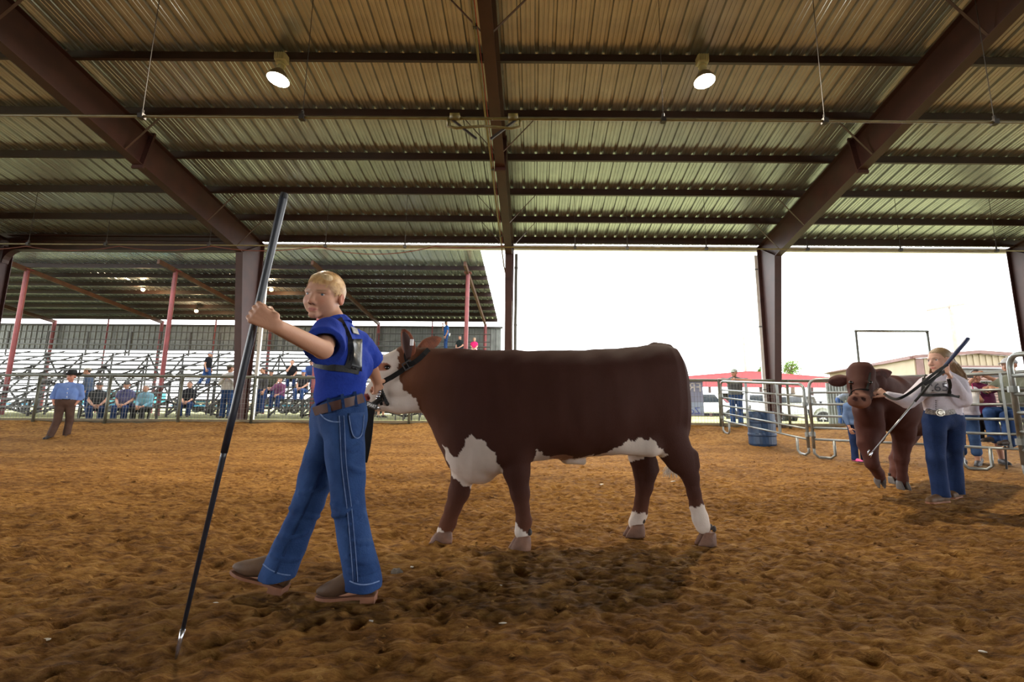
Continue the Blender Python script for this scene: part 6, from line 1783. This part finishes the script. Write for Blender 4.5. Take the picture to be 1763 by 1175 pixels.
spec('onlooker in white sweatshirt, camouflage cap and jeans standing at the fence beside the column', 388, 722, 13.9, 1.66, .15, CL_('white_sweatshirt', (206, 204, 202), (186, 184, 182)), M_DENIM, hat=('cap', mat('camo_cap', (104, 100, 84), (66, 66, 52), 40)), fat=.03, shoe=M_SHOE, sleeve=1.9, hf=nrm((.5, .86, 0)),
     over=dict(elR=(-.13, -.06, .64), wrR=(-.03, -.13, .72), elL=(.13, -.06, .64), wrL=(.06, -.13, .72)), gzv=.52)
spec('black-haired woman in grey top and long denim standing right of the column', 447, 712, 15.4, 1.58, -.5, CL_('grey_top', (70, 68, 70)), M_DENIM2, hair=(.02, .015, .013), hairstyle='pony', shoe=M_SHOE, gzv=.66)
seat('man in camouflage shirt seated behind the woman in purple plaid', 463, 686, 15.9, 1.6, .5, CL_('camo_shirt', (74, 72, 58), (44, 44, 36)), M_DENIM2, sleeve=1.8, hat=('cap', M_CAPD), shoe=M_SHOE, row=2)
seat('woman in purple plaid shirt seated with chin on her hand', 480, 694, 14.8, 1.52, .1, CL_('purple_plaid', (122, 74, 104), (86, 50, 76)), M_DENIM2, row=1, sleeve=1.8, hair=(.10, .06, .04), shoe=M_SHOE, over=dict(wrR=(-.02, -.15, .60), elR=(-.1, -.2, .45)))
seat('dark-haired spectator in black tee seated higher with hand on chin', 500, 660, 17.0, 1.6, .5, M_TEE_BLACK, M_DENIM2, row=4, sleeve=.7, hair=(.05, .03, .02), shoe=M_SHOE, over=dict(wrR=(-.02, -.15, .60), elR=(-.1, -.2, .45)))
seat('man in blue cap and black tee seated closest to the boy', 521, 676, 16.3, 1.6, .1, M_TEE_BLACK, M_DENIM, row=2, sleeve=.7, hat=('cap', mat('blue_cap', (72, 110, 180), None, 5)), shoe=M_SHOE)
seat('spectator in blue shirt half hidden behind the boy\'s back', 534, 656, 17.0, 1.6, .3, CL_('mid_blue_shirt', (48, 66, 112)), M_DENIM2, row=4, hat=('cap', M_CAPD), shoe=M_SHOE)
spec('man in bright blue shirt drinking from a white cup atop the bleachers', 767, 611, 24.0, 1.66, -1.2, CL_('bright_blue_shirt', (52, 108, 190)), M_DENIM, sleeve=.7, hair=(.06, .04, .03), shoe=M_SHOE, over=dict(elR=(-.11, -.09, .70), wrR=(-.03, -.12, .86)), hf=nrm((.85, -.5, 0)), gzv=rowZ(11) + .02)
cupp = at(774, 577, 23.7); t = thing('paper_cup', 'white cup held by the man in bright blue atop the bleachers', 'cup', cupp)
m = MB(); m.lathe([(.03, -.07), (.045, .07), (.042, .07), (.03, -.065)], cupp, 10); m.build('cup_body', M_WHITE, t)
m = MB(); m.lathe([(.048, 0), (.046, .012), (.01, .014)], cupp + Vector((0, 0, .07)), 10); m.build('cup_lid', M_WHITE, t)
seat('man in dark tee seated atop the bleachers left of the red post', 792, 604, 23.6, 1.62, -.3, CL_('dark_green_tee', (44, 52, 52)), M_DENIM, row=11, sleeve=.7, hair=(.05, .03, .02), shoe=M_SHOE)
seat('child in bright pink shirt seated atop the bleachers right of the red post', 816, 606, 23.6, 1.4, .1, CL_('hot_pink_shirt', (214, 44, 108)), CL_('white_shorts', (214, 214, 222)), row=11, sleeve=.7, leg=.7, hair=(.30, .20, .11), shoe=M_SHOE)
spec('person in blue shirt bending over beyond the fence below the cow muzzle', 655, 722, 15.5, 1.5, .9, CL_('cobalt_shirt', (44, 84, 176)), CL_('dark_shorts', (40, 42, 50)), leg=.8, sleeve=.7, shoe=M_SHOE, gzv=.55,
     over=dict(waist=(0, -.03, .57), chest=(0, -.15, .60), nb=(0, -.27, .62), head=(0, -.36, .60), shL=(.1, -.24, .60), shR=(-.1, -.24, .60), elL=(.12, -.28, .45), elR=(-.12, -.28, .45), wrL=(.08, -.32, .33), wrR=(-.08, -.32, .33)))
# right side
spec('man in cap and grey tee leaning folded arms on the fence by the barrel', 1269, 727, 13.35, 1.68, -.42, CL_('grey_tee', (98, 102, 102), (84, 88, 88)), M_DENIM, sleeve=.62, hat=('cap', mat('green_white_cap', (120, 150, 132), (200, 206, 200), 30)), shoe=M_SHOE, res=.011, fat=.02,
     over=dict(shL=(.115, -.03, .78), shR=(-.115, -.03, .78), elL=(.25, -.19, .765), elR=(-.25, -.21, .785), wrL=(.03, -.25, .785), wrR=(-.03, -.22, .775), head=(0, -.05, .915)), gzv=.44, hf=nrm((-.85, -.5, -.1)), eye=True)
spec('child in denim jacket, jeans and pink shoes behind the dark red calf', 1478, 786, 8.0, 1.22, .2, CL_('washed_denim', (104, 128, 166), (84, 108, 148)), M_DENIM2, hair=(.03, .02, .015), shoe=mat('pink_shoe', (226, 92, 156), None, 5), res=.012, gzv=.0,
     over=dict(ankL=(.10, .0, .045), toeL=(.11, -.1, .015), kneeL=(.08, -.01, .27), head=(-.05, -.08, .90), nb=(-.02, -.03, .82)), lean=(-.05, -.03))
spec('distant person in jeans bending beyond the fence left of the calf', 1449, 727, 14.4, 1.5, 1.2, CL_('slate_shirt', (120, 128, 140)), M_DENIM, shoe=M_SHOE, gzv=.44,
     over=dict(waist=(0, -.05, .58), chest=(0, -.17, .63), nb=(0, -.28, .68), head=(0, -.36, .69), shL=(.1, -.26, .66), shR=(-.1, -.26, .66), elL=(.12, -.30, .5), elR=(-.12, -.30, .5), wrL=(.08, -.34, .38), wrR=(-.08, -.34, .38)))
w8, _ = spec('woman in white printed top and cropped jeans drinking from a white cup', 1671, 796, 7.55, 1.55, -1.0, CL_('white_tank', (206, 202, 214), (190, 186, 200)), CL_('cropped_denim', (72, 98, 140), (52, 78, 120)), sleeve=.3, leg=1.55, hair=(.30, .22, .14), hairstyle='pony', shoe=mat('grey_sneaker', (78, 74, 74), (50, 48, 48), 20), res=.011, fat=.03, skin=(.5, .27, .18),
     over=dict(elL=(.17, -.12, .68), wrL=(.08, -.20, .72), elR=(-.14, .0, .62), wrR=(-.10, -.12, .55)), gzv=.0, eye=True)
p = at(1679, 685, 7.1); t = thing('drink_cup', 'tall white drink cup with pink straw held by the woman in white', 'cup', p)
m = MB(); m.lathe([(.04, -.09), (.055, .09), (.05, .09), (.038, -.08)], p, 14); m.build('cup_body', M_WHITE, t)
m = MB(); m.lathe([(.058, 0), (.056, .014), (.01, .016)], p + Vector((0, 0, .09)), 14); m.build('cup_lid', M_WHITE, t)
m = MB(); m.tube([p + Vector((-.01, 0, .09)), p + Vector((-.025, 0, .22))], .006, 6); m.build('straw', mat('pink_straw', (232, 60, 120), None, 2), t, smooth=True)
spec('man in maroon shirt and black shorts raising a phone beside the woman in white', 1700, 790, 7.8, 1.6, -.75, CL_('maroon_shirt', (92, 34, 66), (74, 26, 52)), CL_('black_shorts', (34, 32, 34)), sleeve=.5, leg=.95, hair=(.05, .035, .03), shoe=mat('dark_sneaker', (60, 56, 54), None, 20), res=.011, fat=.03, skin=(.46, .24, .16),
     over=dict(elL=(.24, -.08, .80), wrL=(.06, -.16, .92), elR=(-.12, -.12, .76), wrR=(-.02, -.18, .90), ankL=(.11, .02, .045), toeL=(.15, -.09, .015), kneeL=(.09, 0, .275)), gzv=.0)
p = at(1668, 647, 7.4); t = thing('phone', 'dark phone raised by the man in maroon shirt', 'phone', p)
m = MB(); m.bbox(p, (.15, .012, .075), .006); m.build('phone_body', M_BLACK, t)
m = MB(); m.lathe([(.012, 0), (.012, .006), (.004, .007)], p + Vector((.05, .008, .02)), 10, Matrix.Rotation(-math.pi / 2, 3, 'X')); m.build('phone_camera', M_GLASS, t)
seat('man in pale cap and sage shirt sitting behind the right corral panel', 1757, 716, 7.0, 1.72, -1.35, CL_('sage_shirt', (112, 116, 104), (94, 98, 88)), M_DENIM, sleeve=1.9, hat=('cap', mat('light_cap', (176, 178, 186), None, 12)), shoe=mat('brown_shoe', (58, 44, 36), None, 6), res=.011, fat=.03,
     over=dict(kneeL=(.05, -.24, .24), ankL=(.05, -.25, .02), toeL=(.05, -.37, .0), elR=(-.15, -.12, .47), wrR=(-.06, -.25, .47), elL=(.14, -.14, .46), wrL=(.02, -.26, .475)), eye=True)
t = thing('fence_stool', 'low dark seat beneath the man in the sage shirt', 'stool', at(1760, 740, 7.05))
p = at(1760, 722, 7.05)
m = MB(); m.bbox((p.x, 7.05, p.z - .02), (.42, .36, .05), .015); m.build('seat', M_BLACK, t)
for sx in (-1, 1):
    for sy in (-1, 1):
        m = MB(); m.tube([(p.x + sx * .16, 7.05 + sy * .13, p.z - .04), (p.x + sx * .19, 7.05 + sy * .16, 0)], .014, 6); m.build('leg', M_GREYSTEEL, t)

# ------------------------------------------------ small things lying on the dirt
M_CHIP = mat('pale_chip', (214, 208, 196), (186, 178, 164), 20, rough=.8)
chips = [(82, 1088, 'pale chip on the dirt near the left edge of the photo'), (370, 1034, 'pale chip on the dirt right beside the black staff'), (858, 1011, 'pale bluish chip right of the boy\'s heel'),
         (866, 1070, 'white chip on the dirt below the cow\'s front hooves'), (1690, 1112, 'pale chip on the dirt near the lower right corner'), (708, 975, 'white chip lying behind the boy\'s near boot'), (637, 1065, 'tiny white chip under the boy\'s near boot'), (1036, 836, 'flat pale scrap under the steer\'s belly'), (1158, 829, 'pale scrap on the dirt between the steer\'s hind legs')]
for i, (px, py, lb) in enumerate(chips):
    d = ray(px, py); Yc = CAMH / (-d.z / d.y); p = at(px, py, Yc); z = floor_z(p.x, p.y)
    r = random.Random(i); s_ = .016 if py > 900 else .03
    m = MB(); n = 7; rings = []
    for zz, q in ((0, .8), (.5, 1.0), (.8, .7)):
        rings.append([(p.x + s_ * q * math.cos(a) * (1 + .3 * math.sin(3 * a + i)), p.y + s_ * .6 * q * math.sin(a), z - .001 + s_ * .35 * zz + s_ * .1 * math.sin(a + i)) for a in [2 * math.pi * k / n for k in range(n)]])
    m.loft(rings); o = m.build('chip', M_CHIP); top(o, lb, 'chip', 'pale chips scattered on the dirt')
for i, (px, py, s_, lb) in enumerate([(682, 985, .035, 'grey stone on the dirt behind the boy\'s near boot')]):
    d = ray(px, py); Yc = CAMH / (-d.z / d.y); p = at(px, py, Yc)
    m = MB(); m.ball((p.x, p.y, floor_z(p.x, p.y) + s_ * .3), (s_, s_ * .8, s_ * .55), 9, 6); m.v = [tuple(np.array(v) + .12 * s_ * np.array((math.sin(v[1] * 200), math.sin(v[2] * 230), math.sin(v[0] * 210)))) for v in m.v]
    o = m.build('stone', mat('grey_stone', (112, 100, 88), (84, 74, 64), 30, rough=.9, bump=.4)); top(o, lb, 'stone')
r = random.Random(21); m = MB()
for k in range(2600):
    y = 1.0 + 8.5 * r.random() ** 1.8; x = r.uniform(-1.25, 1.15) * y; s_ = r.uniform(.003, .011) * (1 + .25 * y) * .8
    z = floor_z(x, y) + s_ * .2
    b = [(x + s_ * math.cos(a) * r.uniform(.7, 1.2), y + s_ * math.sin(a) * r.uniform(.6, 1), z + s_ * r.uniform(-.3, .1)) for a in (0, 1.26, 2.5, 3.8, 5.0)]
    m.add(b + [(x + s_ * .1, y, z + s_ * .7)], [(0, 1, 5), (1, 2, 5), (2, 3, 5), (3, 4, 5), (4, 0, 5)])
o = m.build('dirt_clods', M_DIRT); o['kind'] = 'stuff'; o['label'] = 'small clods of brown dirt strewn over the arena floor'; o['category'] = 'dirt'
